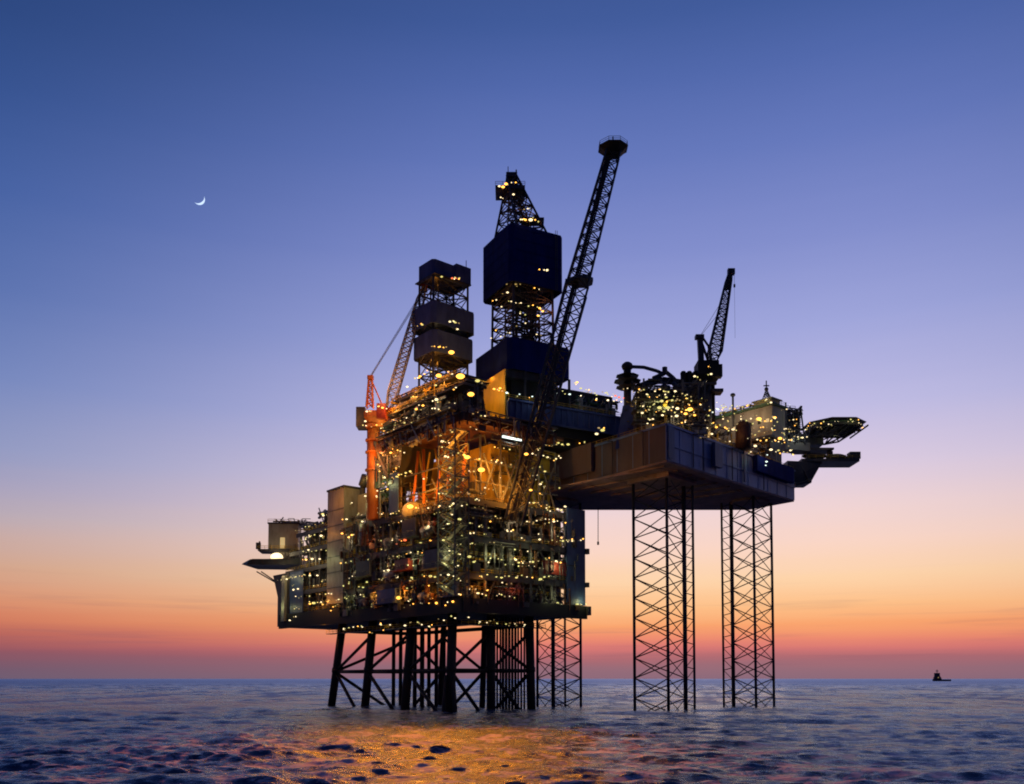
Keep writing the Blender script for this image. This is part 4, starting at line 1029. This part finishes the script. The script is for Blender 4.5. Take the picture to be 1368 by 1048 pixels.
# utility module
UL = [(427, 747, 'w', .8), (417, 747, 'w', .7), (409, 748, 's', .5), (429, 716, 'w', .7), (414, 717, 'g', .5), (408, 719, 'g', .5), (402, 721, 'g', .4), (420, 715, 'g', .4), (412, 735, 'w', .5), (405, 737, 'g', .4), (408, 704, 'g', .4), (414, 703, 'd', .4), (421, 701, 'd', .4), (431, 687, 'g', .6), (432, 689, 'w', .5), (424, 769, 'w', .6), (414, 769, 'w', .5), (406, 768, 'g', .5), (395, 771, 'g', .5), (383, 774, 'w', .6), (376, 775, 'g', .5), (430, 777, 'g', .4), (419, 783, 'g', .4), (398, 787, 'w', .7), (392, 788, 'w', .5), (419, 806, 'g', .8), (414, 807, 's', .6), (424, 805, 'g', .6), (431, 808, 's', .5), (438, 804, 's', .4), (445, 811, 's', .4), (442, 816, 's', .4), (387, 829, 'w', .5), (395, 824, 'w', .3), (396, 812, 'w', .3), (395, 797, 'w', .4), (439, 793, 'w', .4), (463, 694, 'w', .7), (459, 783, 'g', .5), (466, 780, 'g', .6), (462, 752, 'g', .4), (469, 750, 'g', .4), (467, 773, 'w', .4), (471, 770, 'w', .4), (457, 713, 's', .5), (470, 715, 's', .6), (466, 718, 's', .5), (453, 801, 'g', .4), (463, 800, 'g', .4), (470, 672, 'w', .4), (478, 688, 'd', .4), (451, 808, 'd', .5), (429, 735, 'd', .4)]
lampsP(lm, UL, -1.6)
# well bay and stairs on the near corner
WBL = [(606, 673, 'w', .6), (601, 677, 'w', .4), (614, 694, 'g', .7), (628, 699, 'g', .5), (617, 676, 'w', .5), (648, 652, 'w', .5), (637, 667, 'w', .4), (610, 650, 'g', .5), (633, 630, 'g', .4), (619, 640, 'd', .5), (626, 660, 'd', .5), (566, 640, 'w', .5), (572, 679, 'w', .4), (559, 679, 'w', .3), (640, 668, 'd', .5), (600, 700, 'g', .4), (655, 697, 's', .4)]
lampsP(wb, WBL, -3.4)
lampsP(wb, [(624, 611, 's', 1.3), (620, 608, 's', .7), (643, 628, 's', 1.2), (548, 677, 's', 1.3), (703, 607, 's', .9), (709, 655, 's', .6), (663, 617, 'w', .4)], -3.6)
RW = [(720, 624, 'g', .7), (717, 635, 'w', .4), (728, 630, 'g', .5), (715, 641, 'w', .5), (722, 647, 'w', .6), (727, 652, 'w', .4), (746, 592, 'g', .6), (751, 594, 'g', .7), (759, 594, 'g', .6), (781, 592, 'd', .5), (726, 609, 'w', .5), (732, 611, 'w', .4), (718, 600, 'd', .5), (743, 613, 'w', .4), (749, 612, 'w', .4), (713, 672, 'g', .5), (705, 634, 'd', .4), (700, 642, 'd', .4), (716, 672, 's', .3), (709, 680, 'd', .4), (724, 661, 'd', .4)]
lampsP(wb, RW, .4, 'a')
for (px, py, c, w) in ((722, 640, GRN, 900), (750, 600, GRN, 600), (715, 672, WRM, 600), (755, 680, WRM, 500)):
    v, z = P.hit_a(px, py, -3); light(wb, P(-3, v, z), c, w)
# upper module
DL = [(586, 502, 's', 1.2), (615, 503, 's', 1.2), (629, 527, 's', 1.2), (582, 515, 'g', .8), (609, 518, 'w', .5), (561, 503, 's', .8), (567, 500, 's', .5), (544, 517, 'w', .7), (558, 505, 'w', .4), (638, 509, 'g', .8), (583, 534, 'w', .6), (578, 536, 'w', .5), (586, 547, 'w', .5), (601, 549, 'w', .6), (600, 538, 'd', .4), (581, 546, 'w', .4), (620, 553, 'w', .6), (648, 556, 'w', .4), (540, 565, 'g', .7), (556, 566, 'g', .7), (568, 572, 'w', .5), (578, 580, 'g', .6), (588, 582, 'g', .7), (591, 590, 'w', .7), (600, 592, 'w', .5), (595, 610, 'w', .8), (599, 611, 'w', .6), (540, 605, 'w', .5), (533, 570, 'd', .5), (632, 553, 'd', .4), (576, 497, 'g', .4), (552, 530, 's', .4), (556, 547, 's', .5), (565, 542, 's', .5), (604, 500, 'w', .4), (597, 506, 'd', .5)]
lampsP(dm, DL, -1)
lampsP(pt, [(515, 638, 'w', .8), (530, 637, 'g', .5), (536, 634, 'g', .5), (542, 632, 'g', .5), (548, 630, 'g', .5), (524, 638, 'd', .4), (505, 621, 's', .5), (508, 623, 'w', .5), (512, 620, 'd', .5), (521, 590, 's', .6), (526, 594, 's', .5), (522, 605, 's', .5), (510, 605, 'w', .5), (524, 600, 's', .4), (529, 625, 'g', .4), (503, 663, 'w', .5), (494, 661, 'w', .5), (488, 663, 'w', .6), (504, 656, 'w', .4), (513, 576, 's', .5), (520, 582, 's', .6), (507, 630, 's', .4)], -1.2)
lampsY(oc, [(488, 563, 'w', .5), (490, 550, 'w', .5), (489, 569, 'w', .5), (506, 543, 's', .5), (511, 545, 's', .5), (503, 568, 's', .4)], cb.y - 5)
# small tower
lampsY(dt, [(564, 434, 'g', .6), (601, 430, 'w', .8), (608, 431, 'g', .5), (613, 432, 'd', .4), (611, 440, 'w', .6), (603, 471, 's', 1.1), (586, 464, 's', .5), (577, 463, 'd', .4), (596, 464, 'd', .4), (590, 370, 'g', .5), (604, 372, 'r', .5), (609, 372, 'r', .5), (613, 373, 's', .4), (599, 497, 's', .4)], YN - 1.5)
# big derrick
lampsY(dk, [(667, 249, 'w', .7), (672, 250, 's', .6), (676, 246, 's', .6), (689, 244, 's', .5), (669, 264, 'w', .4), (686, 260, 'w', .6), (705, 279, 'w', .5), (702, 294, 's', .6), (709, 294, 'w', .8), (715, 294, 's', .5), (731, 361, 'w', .6), (727, 361, 'w', .4), (700, 293, 's', .4)], 255.5)
lampsY(dk, [(677, 380, 'd', .5), (689, 380, 'd', .5), (678, 391, 'w', .6), (714, 385, 's', .4), (663, 401, 'w', .4), (683, 403, 'w', .5), (696, 405, 'w', .5), (712, 408, 's', .4), (695, 419, 'w', .5), (670, 410, 'w', .4), (721, 412, 's', .7), (725, 416, 's', .5), (719, 422, 's', .6), (702, 432, 'w', .4), (681, 445, 'w', .4), (669, 450, 'w', .4), (717, 447, 'w', .4), (656, 452, 'w', .3), (664, 440, 'd', .4), (690, 436, 'd', .4)], 258)
lampsY(ct, [(668, 519, 's', .7), (660, 520, 's', .6), (682, 576, 'w', .5), (679, 582, 'r', .5), (655, 580, 's', .4), (660, 577, 'r', .4), (771, 511, 's', .7), (768, 512, 'g', .6), (776, 519, 'g', .7), (783, 521, 'g', .5), (786, 524, 'd', .5), (797, 528, 'g', .4), (800, 572, 'd', .6), (805, 575, 'g', .8), (797, 580, 'w', .7), (790, 522, 'g', .3), (805, 524, 'd', .4), (812, 527, 'g', .4), (690, 592, 'd', .4), (730, 595, 'd', .4)], 249)
# rig deck
RD = [(822, 529, 'r', .8), (827, 531, 'r', .7), (833, 532, 'r', .6), (820, 536, 'w', .6), (830, 537, 'w', .6), (848, 532, 'w', .7), (859, 543, 'w', .6), (858, 552, 'w', .7), (875, 523, 'w', .7), (902, 523, 'w', .7), (864, 527, 'w', .4), (884, 536, 'g', 1.0), (890, 531, 'g', .8), (881, 545, 'g', 1.2), (892, 545, 'g', .9), (887, 550, 'g', .8), (905, 546, 'w', .9), (885, 555, 'w', .8), (904, 556, 'w', .8), (898, 535, 'g', .6), (922, 547, 's', 1.3), (916, 553, 's', .9), (928, 555, 's', .7), (936, 541, 'w', .5), (908, 535, 'd', .5), (928, 503, 'w', .7), (942, 510, 'w', .7), (950, 500, 'w', .8), (949, 491, 'd', .4), (874, 540, 'g', .6), (868, 561, 'w', .5), (865, 566, 'w', .5), (872, 560, 'w', .6), (833, 520, 'd', .4), (846, 524, 'd', .4), (857, 522, 'd', .5), (911, 565, 's', .5), (916, 562, 's', .6)]
def lampsD(parent, lst, f):
    for px, py, k, s in lst: lamp(parent, at(px, py, f(px)), k, s)
hf = lambda px: 236 + max(0, px - 893) * .215 + max(0, 893 - px) * .2
lampsD(dmq, RD, hf)
RD2 = [(938, 574, 'g', .5), (945, 572, 'w', .5), (951, 566, 'g', .5), (951, 580, 'w', .8), (957, 571, 's', .8), (962, 568, 'g', .5), (966, 560, 'w', .4), (971, 573, 's', .6), (979, 574, 'w', .7), (975, 590, 'w', .5), (936, 585, 'd', .5), (952, 551, 'c', .6), (959, 547, 'c', .7), (966, 545, 'g', .6), (975, 546, 'g', .5), (985, 543, 'g', .6), (992, 544, 'g', .6), (1000, 541, 'g', .4), (1024, 534, 'w', .8), (1030, 538, 'w', .8), (1014, 560, 's', 1.1), (1035, 558, 's', 1.0), (1030, 563, 's', .7), (1022, 563, 's', .5), (1042, 586, 's', 1.2), (1036, 589, 's', .7), (1050, 573, 'w', .6), (1054, 588, 'w', .6), (1051, 547, 'w', .5), (1060, 561, 'w', .5), (1064, 566, 'd', .4), (1009, 596, 'w', .8), (1003, 604, 'w', .5), (1016, 589, 's', .5), (1024, 588, 's', .5), (1030, 601, 'w', .8), (1040, 602, 'g', .7), (1047, 604, 'g', .5), (1056, 602, 'w', .7), (1025, 608, 'c', .7), (1024, 617, 'c', .6), (1023, 622, 'c', .5), (1059, 607, 'g', .4), (1066, 584, 'w', .7), (1072, 585, 'w', .7), (1078, 584, 'w', .6), (1092, 571, 'd', .4), (1088, 566, 'g', .4), (1097, 566, 'w', .4), (1107, 567, 'w', .5), (1055, 541, 'c', .3), (999, 586, 'w', .4)]
lampsD(ab, RD2, lambda px: hf(px) + 1)
for _ in range(150):
    px_ = rl.uniform(850, 1062); py_ = rl.choice((0, 7, 13, 20, 27)) + 522 + max(0, px_ - 900) * .30 + rl.uniform(-2, 2)
    LCOUNT.setdefault(dmq.name + '|x', []).append((at(px_, py_, hf(px_) + 1.5), rl.choice('ddggwsd'), rl.uniform(.1, .27)))
for (px, py, dY, c, w) in ((886, 545, -3, GRN, 2200), (922, 548, -3, SOD, 2200), (850, 540, -2, WRM, 500), (945, 500, 12, WRM, 500), (958, 570, -3, (1, .6, .2), 1300), (975, 575, -3, (1, .6, .2), 900), (1010, 595, -3, SOD, 700), (1040, 596, -3, SOD, 900), (1024, 612, -3, (.4, .95, .8), 300), (905, 560, -3, WRM, 700)):
    light(dmq, at(px, py, hf(px) + 3.0), c, w * .7)
for (px, py, c, w) in ((720, 655, SOD, 450), (760, 650, GRN, 450)):
    light(rg, at(px, py, 268), c, w)
# face lights of the process block
for (u, z, c, w) in ((4, 41, GRN, 1300), (12, 33, SOD, 1100), (14, 51, WRM, 900), (22, 42, GRN, 900), (26, 33.5, SOD, 2200), (30, 50, WRM, 500), (36, 42, WRM, 800), (42, 34, SOD, 1500), (44, 50, (1, .25, .06), 900), (52, 42, GRN, 1100), (56, 34, GRN, 800), (58, 52, WRM, 800)):
    light(pm, P(u, -2.2, z), c, w * 1.7, .4)
for (v, z, c, w) in ((5, 34, SOD, 1300), (8, 42, GRN, 1100), (15, 42, GRN, 900), (15, 51, WRM, 500), (22, 43, GRN, 900), (32, 51, WRM, 900), (32, 41, GRN, 900), (30, 32.5, GRN, 600), (42, 31.5, GRN, 500), (16, 33, (1, .15, .05), 500)):
    light(pm, P(-2.2, v, z), c, w * 1.7, .4)
for (u, z, c, w) in ((72, 34, SOD, 1100), (80, 34, SOD, 1500), (80, 42, WRM, 700), (86, 49, WRM, 900), (92, 50, WRM, 900), (72, 48, GRN, 600), (96, 43, GRN, 700), (104, 34, GRN, 600), (103, 45, WRM, 700), (86, 57, WRM, 500), (72, 56, SOD, 700)):
    light(lm, P(u, -4, z), c, w * 1.5, .4)
light(sw, P((sl0 + sl1) / 2 - 3, -7, zt - 4), SOD, 5000); light(sw, P((sl0 + sl1) / 2, -7, 44), GRN, 600); light(tb, P(sl0 - 7, -1, 71), (1, .6, .15), 4500)
light(jk, P(77, 0, 25), SOD, 900); light(jk, P(40, 0, 25), WRM, 300); light(jk, P(3, 12, 25), WRM, 300)
# added spots, not visible lamps, that wash the sea orange before the platform
for (a, b, z, w, c, tx, ty) in ((30, -6, 76, 9.0e5, (1, .36, .03), -19, 98), (8, -8, 74, 11e5, (1, .36, .03), -10, 103), (-4, 10, 74, 7e5, (1, .38, .04), -2, 112), (44, -6, 72, 2.5e5, (1, .42, .10), -34, 130)):
    d_ = bpy.data.lights.new('added_sea_spot', 'SPOT'); d_.energy = w * .72; d_.color = (1, .23 if c[1] < .4 else .27, .002); d_.spot_size = R(38); d_.spot_blend = 1; d_.shadow_soft_size = 3
    o_ = bpy.data.objects.new('added_sea_spot', d_); COL.objects.link(o_); o_.parent = wb
    p_ = P(a, b, z); o_.location = p_ - parent_world(wb)
    o_.rotation_euler = (Vector((tx, ty, 0)) - p_).to_track_quat('-Z', 'Y').to_euler()


# ================================================================== SUPPLY VESSEL on the horizon
SY_ = 3300
sc_ = SY_ / 1203
vx = lx(1256, SY_)
sv = T('supply_vessel', (vx, SY_, 0), 'tiny dark supply vessel alone on the horizon at the far right', 'ship')
mb = MB(); X0, X1 = lx(1248, SY_), lx(1270, SY_)
mb.prism([(X0, SY_ - 6), (X0 + 26, SY_ - 8), (X1, SY_ - 7), (X1, SY_ + 7), (X0 + 26, SY_ + 8), (X0, SY_ + 6)], -2, 6.5, [(X0 - 3, SY_ - 6), (X0 + 26, SY_ - 8), (X1, SY_ - 7), (X1, SY_ + 7), (X0 + 26, SY_ + 8), (X0 - 3, SY_ + 6)]); mb.build('hull', 'haze', sv)
mb = MB(); mb.prism([(X0, SY_ - 6), (X0 + 27, SY_ - 6), (X0 + 27, SY_ + 6), (X0, SY_ + 6)], 6.5, 17, [(X0 + 3, SY_ - 6), (X0 + 23, SY_ - 6), (X0 + 23, SY_ + 6), (X0 + 3, SY_ + 6)]); mb.box(XY, X0 + 4, X0 + 21, SY_ - 5, SY_ + 5, 17.01, 30); mb.build('superstructure', 'haze', sv)
mb = MB(); mb.tube((X0 + 13, SY_, 30), (X0 + 13, SY_, 43), 1.1, 6); mb.box(XY, X0 + 8, X0 + 18, SY_ - 1, SY_ + 1, 36, 38.5); mb.build('mast', 'haze', sv)
MB().ball((X0 + 13.5, SY_ - 8, 13), 1.8, 1, 6, 4).build('lamp', GM['d'], sv)

# ================================================================== MOON
MD = 9000.0
mc = at(266, 266, MD); rr_ = 7.6 * MD / 1203
mn = MB(); vd = (mc - Vector((0, 0, CAMZ))).normalized(); rx = Vector((vd.y, -vd.x, 0)).normalized(); up = rx.cross(vd)
ang = R(-52); n = 28; vs = []
for lay in (0, rr_ * .15):
    for i in range(n + 1):
        t = R(-88) + R(176) * i / n
        for kx in (1.0, .62):
            x = math.cos(t) * kx; y = math.sin(t)
            X_ = x * math.cos(ang) - y * math.sin(ang); Y_ = x * math.sin(ang) + y * math.cos(ang)
            vs.append(mc + rx * (X_ * rr_) + up * (Y_ * rr_) + vd * lay)
fs = []; L_ = 2 * (n + 1)
for i in range(n):
    a = 2 * i
    fs += [(a, a + 1, a + 3, a + 2), (L_ + a, L_ + a + 2, L_ + a + 3, L_ + a + 1), (a, a + 2, L_ + a + 2, L_ + a), (a + 1, L_ + a + 1, L_ + a + 3, a + 3)]
mo = mn.add(vs, fs).build('moon', glowmat('moon_glow', (0.62, 0.78, 1.0), 1.15))
mo['label'] = 'thin white crescent moon alone in the blue sky at upper left'; mo['category'] = 'moon'

# ================================================================== SEA
def sea():
    rr = [30.0]
    while rr[-1] < 60000:
        r = rr[-1]
        rr.append(r + min(max(.27, r * r / 42000.0), 2.4) if r < 1500 else r * 1.12)
    rr = np.array(rr); nr = len(rr); na = 1200
    th = np.linspace(R(-47), R(47), na)
    dr = np.gradient(rr)
    Rg, Tg = np.meshgrid(rr, th, indexing='ij')
    Rg = Rg.astype(np.float32); Tg = Tg.astype(np.float32)
    X = Rg * np.sin(Tg); Y = Rg * np.cos(Tg); Z = np.zeros_like(X)
    DX = np.zeros_like(X); DY = np.zeros_like(X)
    cell = np.maximum(dr[:, None], Rg * (th[1] - th[0]))
    for i in range(130):
        lam = .75 * (42 / .75) ** (i / 129.0) * rng.uniform(.9, 1.1)
        k = 2 * math.pi / lam
        a_ = R(264) + rng.normal(0, .36 if lam < 14 else .6)
        dx, dy = math.cos(a_), math.sin(a_)
        amp = 0.0072 * lam / (1 + (lam / 17) ** 2) * (.8 if lam < 2.6 else 1.15 if lam < 5 else .8) * rng.uniform(.5, 1.4)
        ph = rng.uniform(0, 6.28)
        fade = np.clip((lam / cell - 2.2) / 2.5, 0, 1)
        q_ = k * (X * dx + Y * dy) + ph
        Z += amp * fade * np.cos(q_)
        DX -= amp * fade * dx * np.sin(q_); DY -= amp * fade * dy * np.sin(q_)
    # patchy gusts: wave energy varies over the surface
    g = 1 + .35 * np.sin(X * .021 + 1.3) * np.cos(Y * .017) + .25 * np.sin(X * .043 - Y * .031)
    Z *= g; X2 = X + DX * .95; Y2 = Y + DY * .95
    co = np.stack([X2, Y2, Z], -1).reshape(-1, 3).astype(np.float32)
    idx = np.arange(nr * na).reshape(nr, na)
    q = np.stack([idx[:-1, :-1], idx[1:, :-1], idx[1:, 1:], idx[:-1, 1:]], -1).reshape(-1, 4)[:, ::-1]
    me = bpy.data.meshes.new('sea')
    me.vertices.add(len(co)); me.vertices.foreach_set('co', co.ravel())
    me.loops.add(q.size); me.loops.foreach_set('vertex_index', q.ravel().astype(np.int32))
    me.polygons.add(len(q)); me.polygons.foreach_set('loop_start', np.arange(0, q.size, 4, dtype=np.int32))
    me.polygons.foreach_set('use_smooth', np.ones(len(q), dtype=bool))
    me.update(); me.validate()
    return me, nr
me, nr = sea()
wm = bpy.data.materials.new('sea_water'); wm.use_nodes = True
nt = wm.node_tree; n = nt.nodes; l = nt.links; bs = n['Principled BSDF']
bs.inputs['Base Color'].default_value = (0.014, 0.022, 0.075, 1); bs.inputs['IOR'].default_value = 1.333
bs.inputs['Roughness'].default_value = 0.09
geo = n.new('ShaderNodeNewGeometry')
mp = n.new('ShaderNodeMapping'); mp.inputs['Scale'].default_value = (.6, 1.0, 1); l.new(geo.outputs['Position'], mp.inputs[0])
def noise(sc, det, rg_=.6):
    z = n.new('ShaderNodeTexNoise'); z.inputs['Scale'].default_value = sc; z.inputs['Detail'].default_value = det; z.inputs['Roughness'].default_value = rg_
    l.new(mp.outputs[0], z.inputs['Vector']); return z
n1, n2 = noise(1.0, 4, .6), noise(3, 4, .7)
b1 = n.new('ShaderNodeBump'); b1.inputs['Distance'].default_value = .42; b1.inputs['Strength'].default_value = .8; l.new(n1.outputs['Fac'], b1.inputs['Height'])
b2 = n.new('ShaderNodeBump'); b2.inputs['Distance'].default_value = .14; b2.inputs['Strength'].default_value = 1; l.new(n2.outputs['Fac'], b2.inputs['Height']); l.new(b1.outputs[0], b2.inputs['Normal'])
n.remove(bs)
df = n.new('ShaderNodeBsdfDiffuse'); df.inputs[0].default_value = (0.012, 0.022, 0.062, 1)
gl = n.new('ShaderNodeBsdfGlossy'); gl.inputs['Color'].default_value = (0.56, 0.72, 0.90, 1); gl.inputs['Roughness'].default_value = .11
fr_ = n.new('ShaderNodeFresnel'); fr_.inputs[0].default_value = 1.6
mxs = n.new('ShaderNodeMixShader')
for q_ in (df, gl, fr_): l.new(b2.outputs[0], q_.inputs['Normal'])
def mrange(x, a, b, c, d):
    m = n.new('ShaderNodeMapRange'); m.interpolation_type = 'SMOOTHSTEP'
    for i_, v_ in zip((1, 2, 3, 4), (a, b, c, d)): m.inputs[i_].default_value = v_
    l.new(x, m.inputs[0]); return m.outputs[0]
ln = n.new('ShaderNodeVectorMath'); ln.operation = 'LENGTH'; l.new(geo.outputs['Position'], ln.inputs[0])
l.new(mrange(ln.outputs['Value'], 150, 2500, .13, .42), gl.inputs['Roughness'])
# gust patches: rougher and calmer water; pale streaks paint bright sky highlights into the colour
mg = n.new('ShaderNodeMapping'); mg.inputs['Scale'].default_value = (.012, .03, 1); l.new(geo.outputs['Position'], mg.inputs[0])
ng = n.new('ShaderNodeTexNoise'); ng.inputs['Scale'].default_value = 1; ng.inputs['Detail'].default_value = 10; ng.inputs['Roughness'].default_value = .62; l.new(mg.outputs[0], ng.inputs['Vector'])
l.new(mrange(ng.outputs['Fac'], .38, .62, .3, 1.0), b1.inputs['Strength'])
mf = n.new('ShaderNodeMapping'); mf.inputs['Scale'].default_value = (.22, .24, 1); l.new(geo.outputs['Position'], mf.inputs[0])
nf = n.new('ShaderNodeTexNoise'); nf.inputs['Scale'].default_value = 1; nf.inputs['Detail'].default_value = 9; nf.inputs['Roughness'].default_value = .72; nf.inputs['Distortion'].default_value = .6; l.new(mf.outputs[0], nf.inputs['Vector'])
mf2 = n.new('ShaderNodeMapping'); mf2.inputs['Scale'].default_value = (.045, .013, 1); l.new(geo.outputs['Position'], mf2.inputs[0])
nf2 = n.new('ShaderNodeTexNoise'); nf2.inputs['Scale'].default_value = 1; nf2.inputs['Detail'].default_value = 7; nf2.inputs['Roughness'].default_value = .66; l.new(mf2.outputs[0], nf2.inputs['Vector'])
fq = n.new('ShaderNodeMix'); fq.data_type = 'FLOAT'
l.new(mrange(ln.outputs['Value'], 130, 420, 0, 1), fq.inputs[0]); l.new(mrange(nf.outputs['Fac'], .51, .59, 0, .6), fq.inputs[2]); l.new(mrange(nf2.outputs['Fac'], .51, .57, 0, .74), fq.inputs[3])
fo_ = n.new('ShaderNodeMath'); fo_.operation = 'MULTIPLY'; l.new(fq.outputs[0], fo_.inputs[0]); l.new(mrange(ln.outputs['Value'], 900, 3000, 1, .15), fo_.inputs[1])
painted_glint = fo_.outputs[0]
fd = n.new('ShaderNodeBsdfDiffuse'); fd.inputs[0].default_value = (.80, .80, .90, 1); l.new(b2.outputs[0], fd.inputs['Normal'])
mx2 = n.new('ShaderNodeMixShader'); l.new(painted_glint, mx2.inputs[0]); l.new(mxs.outputs[0], mx2.inputs[1]); l.new(fd.outputs[0], mx2.inputs[2])
l.new(fr_.outputs[0], mxs.inputs[0]); l.new(df.outputs[0], mxs.inputs[1]); l.new(gl.outputs[0], mxs.inputs[2])
l.new(mx2.outputs[0], n['Material Output'].inputs['Surface'])
me.materials.append(wm)
so = bpy.data.objects.new('sea', me); COL.objects.link(so)
so['kind'] = 'structure'; so['label'] = 'choppy blue-violet sea reaching the horizon'; so['category'] = 'sea'

# ================================================================== WORLD
w = bpy.data.worlds.new('World'); SC.world = w; w.use_nodes = True
nt = w.node_tree; n = nt.nodes; l = nt.links; n.clear()
out = n.new('ShaderNodeOutputWorld'); bg = n.new('ShaderNodeBackground'); l.new(bg.outputs[0], out.inputs[0])
tc = n.new('ShaderNodeTexCoord'); sp = n.new('ShaderNodeSeparateXYZ'); l.new(tc.outputs['Generated'], sp.inputs[0])
def math_(op, a, b=None, c=None, clamp=False):
    m = n.new('ShaderNodeMath'); m.operation = op; m.use_clamp = clamp
    for i, v in enumerate((a, b, c)):
        if v is None: continue
        if isinstance(v, (int, float)): m.inputs[i].default_value = v
        else: l.new(v, m.inputs[i])
    return m.outputs[0]
hx_ = math_('POWER', math_('ADD', math_('MULTIPLY', sp.outputs[0], sp.outputs[0]), math_('MULTIPLY', sp.outputs[1], sp.outputs[1])), .5)
tanel = math_('DIVIDE', sp.outputs[2], math_('MAXIMUM', hx_, .02))
az = math_('ARCTAN2', sp.outputs[0], sp.outputs[1])
nz = n.new('ShaderNodeTexNoise'); nz.inputs['Scale'].default_value = 3.0; nz.inputs['Detail'].default_value = 5
mpp = n.new('ShaderNodeMapping'); mpp.inputs['Scale'].default_value = (1, 1, 22); l.new(tc.outputs['Generated'], mpp.inputs[0]); l.new(mpp.outputs[0], nz.inputs['Vector'])
wob = math_('MULTIPLY', math_('SUBTRACT', nz.outputs['Fac'], .5), .012)
el = math_('ADD', tanel, wob)
def ramp(stops, fac):
    r_ = n.new('ShaderNodeValToRGB'); e = r_.color_ramp.elements
    stops = sorted(stops)
    while len(e) < len(stops): e.new(.5)
    for i, (p, c) in enumerate(stops):
        e[i].position = p; e[i].color = srgb(*c)
    l.new(fac, r_.inputs[0]); return r_.outputs[0]
def T_(y): return (907 - y) / 1200 + .02
fac = math_('ADD', el, .02, clamp=True)
A = [(0.0, (30, 30, 60)), (T_(908), (140, 106, 122)), (T_(893), (152, 108, 120)), (T_(880), (174, 107, 114)), (T_(868), (216, 120, 116)), (T_(855), (238, 140, 112)), (T_(838), (250, 164, 110)), (T_(815), (254, 192, 136)), (T_(778), (254, 212, 170)), (T_(735), (250, 214, 198)), (T_(690), (240, 212, 212)), (T_(640), (221, 204, 224)), (T_(560), (192, 188, 227)), (T_(450), (160, 166, 219)), (T_(330), (130, 142, 204)), (T_(200), (102, 121, 188)), (T_(90), (82, 105, 172)), (T_(0), (66, 92, 156)), (.98, (44, 66, 122))]
TB = lambda y: (907 - y) / 1366 + .02
B = [(0.0, (20, 24, 50)), (TB(908), (106, 92, 114)), (TB(890), (114, 88, 108)), (TB(870), (140, 84, 97)), (TB(850), (177, 97, 91)), (TB(825), (208, 122, 96)), (TB(800), (214, 144, 114)), (TB(760), (206, 160, 138)), (TB(720), (194, 165, 162)), (TB(690), (178, 165, 178)), (TB(650), (158, 156, 187)), (TB(600), (136, 148, 191)), (TB(500), (107, 129, 185)), (TB(380), (82, 109, 171)), (TB(240), (62, 93, 158)), (TB(110), (48, 79, 140)), (TB(0), (40, 69, 125)), (.98, (26, 46, 92))]
C = [(0.0, (10, 12, 26)), (.03, (34, 40, 66)), (.2, (38, 50, 88)), (.5, (34, 50, 96)), (.98, (24, 38, 82))]
ra, rb_, rc_ = ramp(A, fac), ramp(B, fac), ramp(C, fac)
daz = math_('ABSOLUTE', math_('SUBTRACT', az, .20))
def sm(x, lo, hi):
    m = n.new('ShaderNodeMapRange'); m.interpolation_type = 'SMOOTHSTEP'; m.inputs[1].default_value = lo; m.inputs[2].default_value = hi; l.new(x, m.inputs[0]); return m.outputs[0]
def mix(f, a, b):
    m = n.new('ShaderNodeMix'); m.data_type = 'RGBA'; l.new(f, m.inputs[0]); l.new(a, m.inputs[6]); l.new(b, m.inputs[7]); return m.outputs[2]
c1 = mix(sm(daz, .12, .88), ra, rb_)
c2 = mix(sm(daz, .8, 1.9), c1, rc_)
# faint low clouds near the horizon
nc = n.new('ShaderNodeTexNoise'); nc.inputs['Scale'].default_value = 5; nc.inputs['Detail'].default_value = 4
mc2 = n.new('ShaderNodeMapping'); mc2.inputs['Scale'].default_value = (1, 1, 26); l.new(tc.outputs['Generated'], mc2.inputs[0]); l.new(mc2.outputs[0], nc.inputs['Vector'])
low = math_('MULTIPLY', sm(tanel, .0, .02), math_('SUBTRACT', 1.0, sm(tanel, .05, .13)))
cl = math_('MULTIPLY', math_('MULTIPLY', sm(nc.outputs['Fac'], .55, .75), low), .22)
mxc = n.new('ShaderNodeMix'); mxc.data_type = 'RGBA'; l.new(cl, mxc.inputs[0]); l.new(c2, mxc.inputs[6]); mxc.inputs[7].default_value = srgb(120, 90, 110)
l.new(mxc.outputs[2], bg.inputs[0]); bg.inputs[1].default_value = 1.0
w.cycles.sampling_method = 'MANUAL'; w.cycles.sample_map_resolution = 512

# the sun has set: only a trace of warm light from just above the horizon behind the rig
sd = bpy.data.lights.new('sun', 'SUN'); sd.energy = .03; sd.angle = R(12); sd.color = (1, .55, .35)
so_ = bpy.data.objects.new('sun', sd); so_.rotation_euler = (R(-86), 0, R(-11)); COL.objects.link(so_)
flush_lamps(ALL)
print('SEA rows', nr, 'lamps', {k: v for k, v in LCOUNT.items() if isinstance(v, int)})
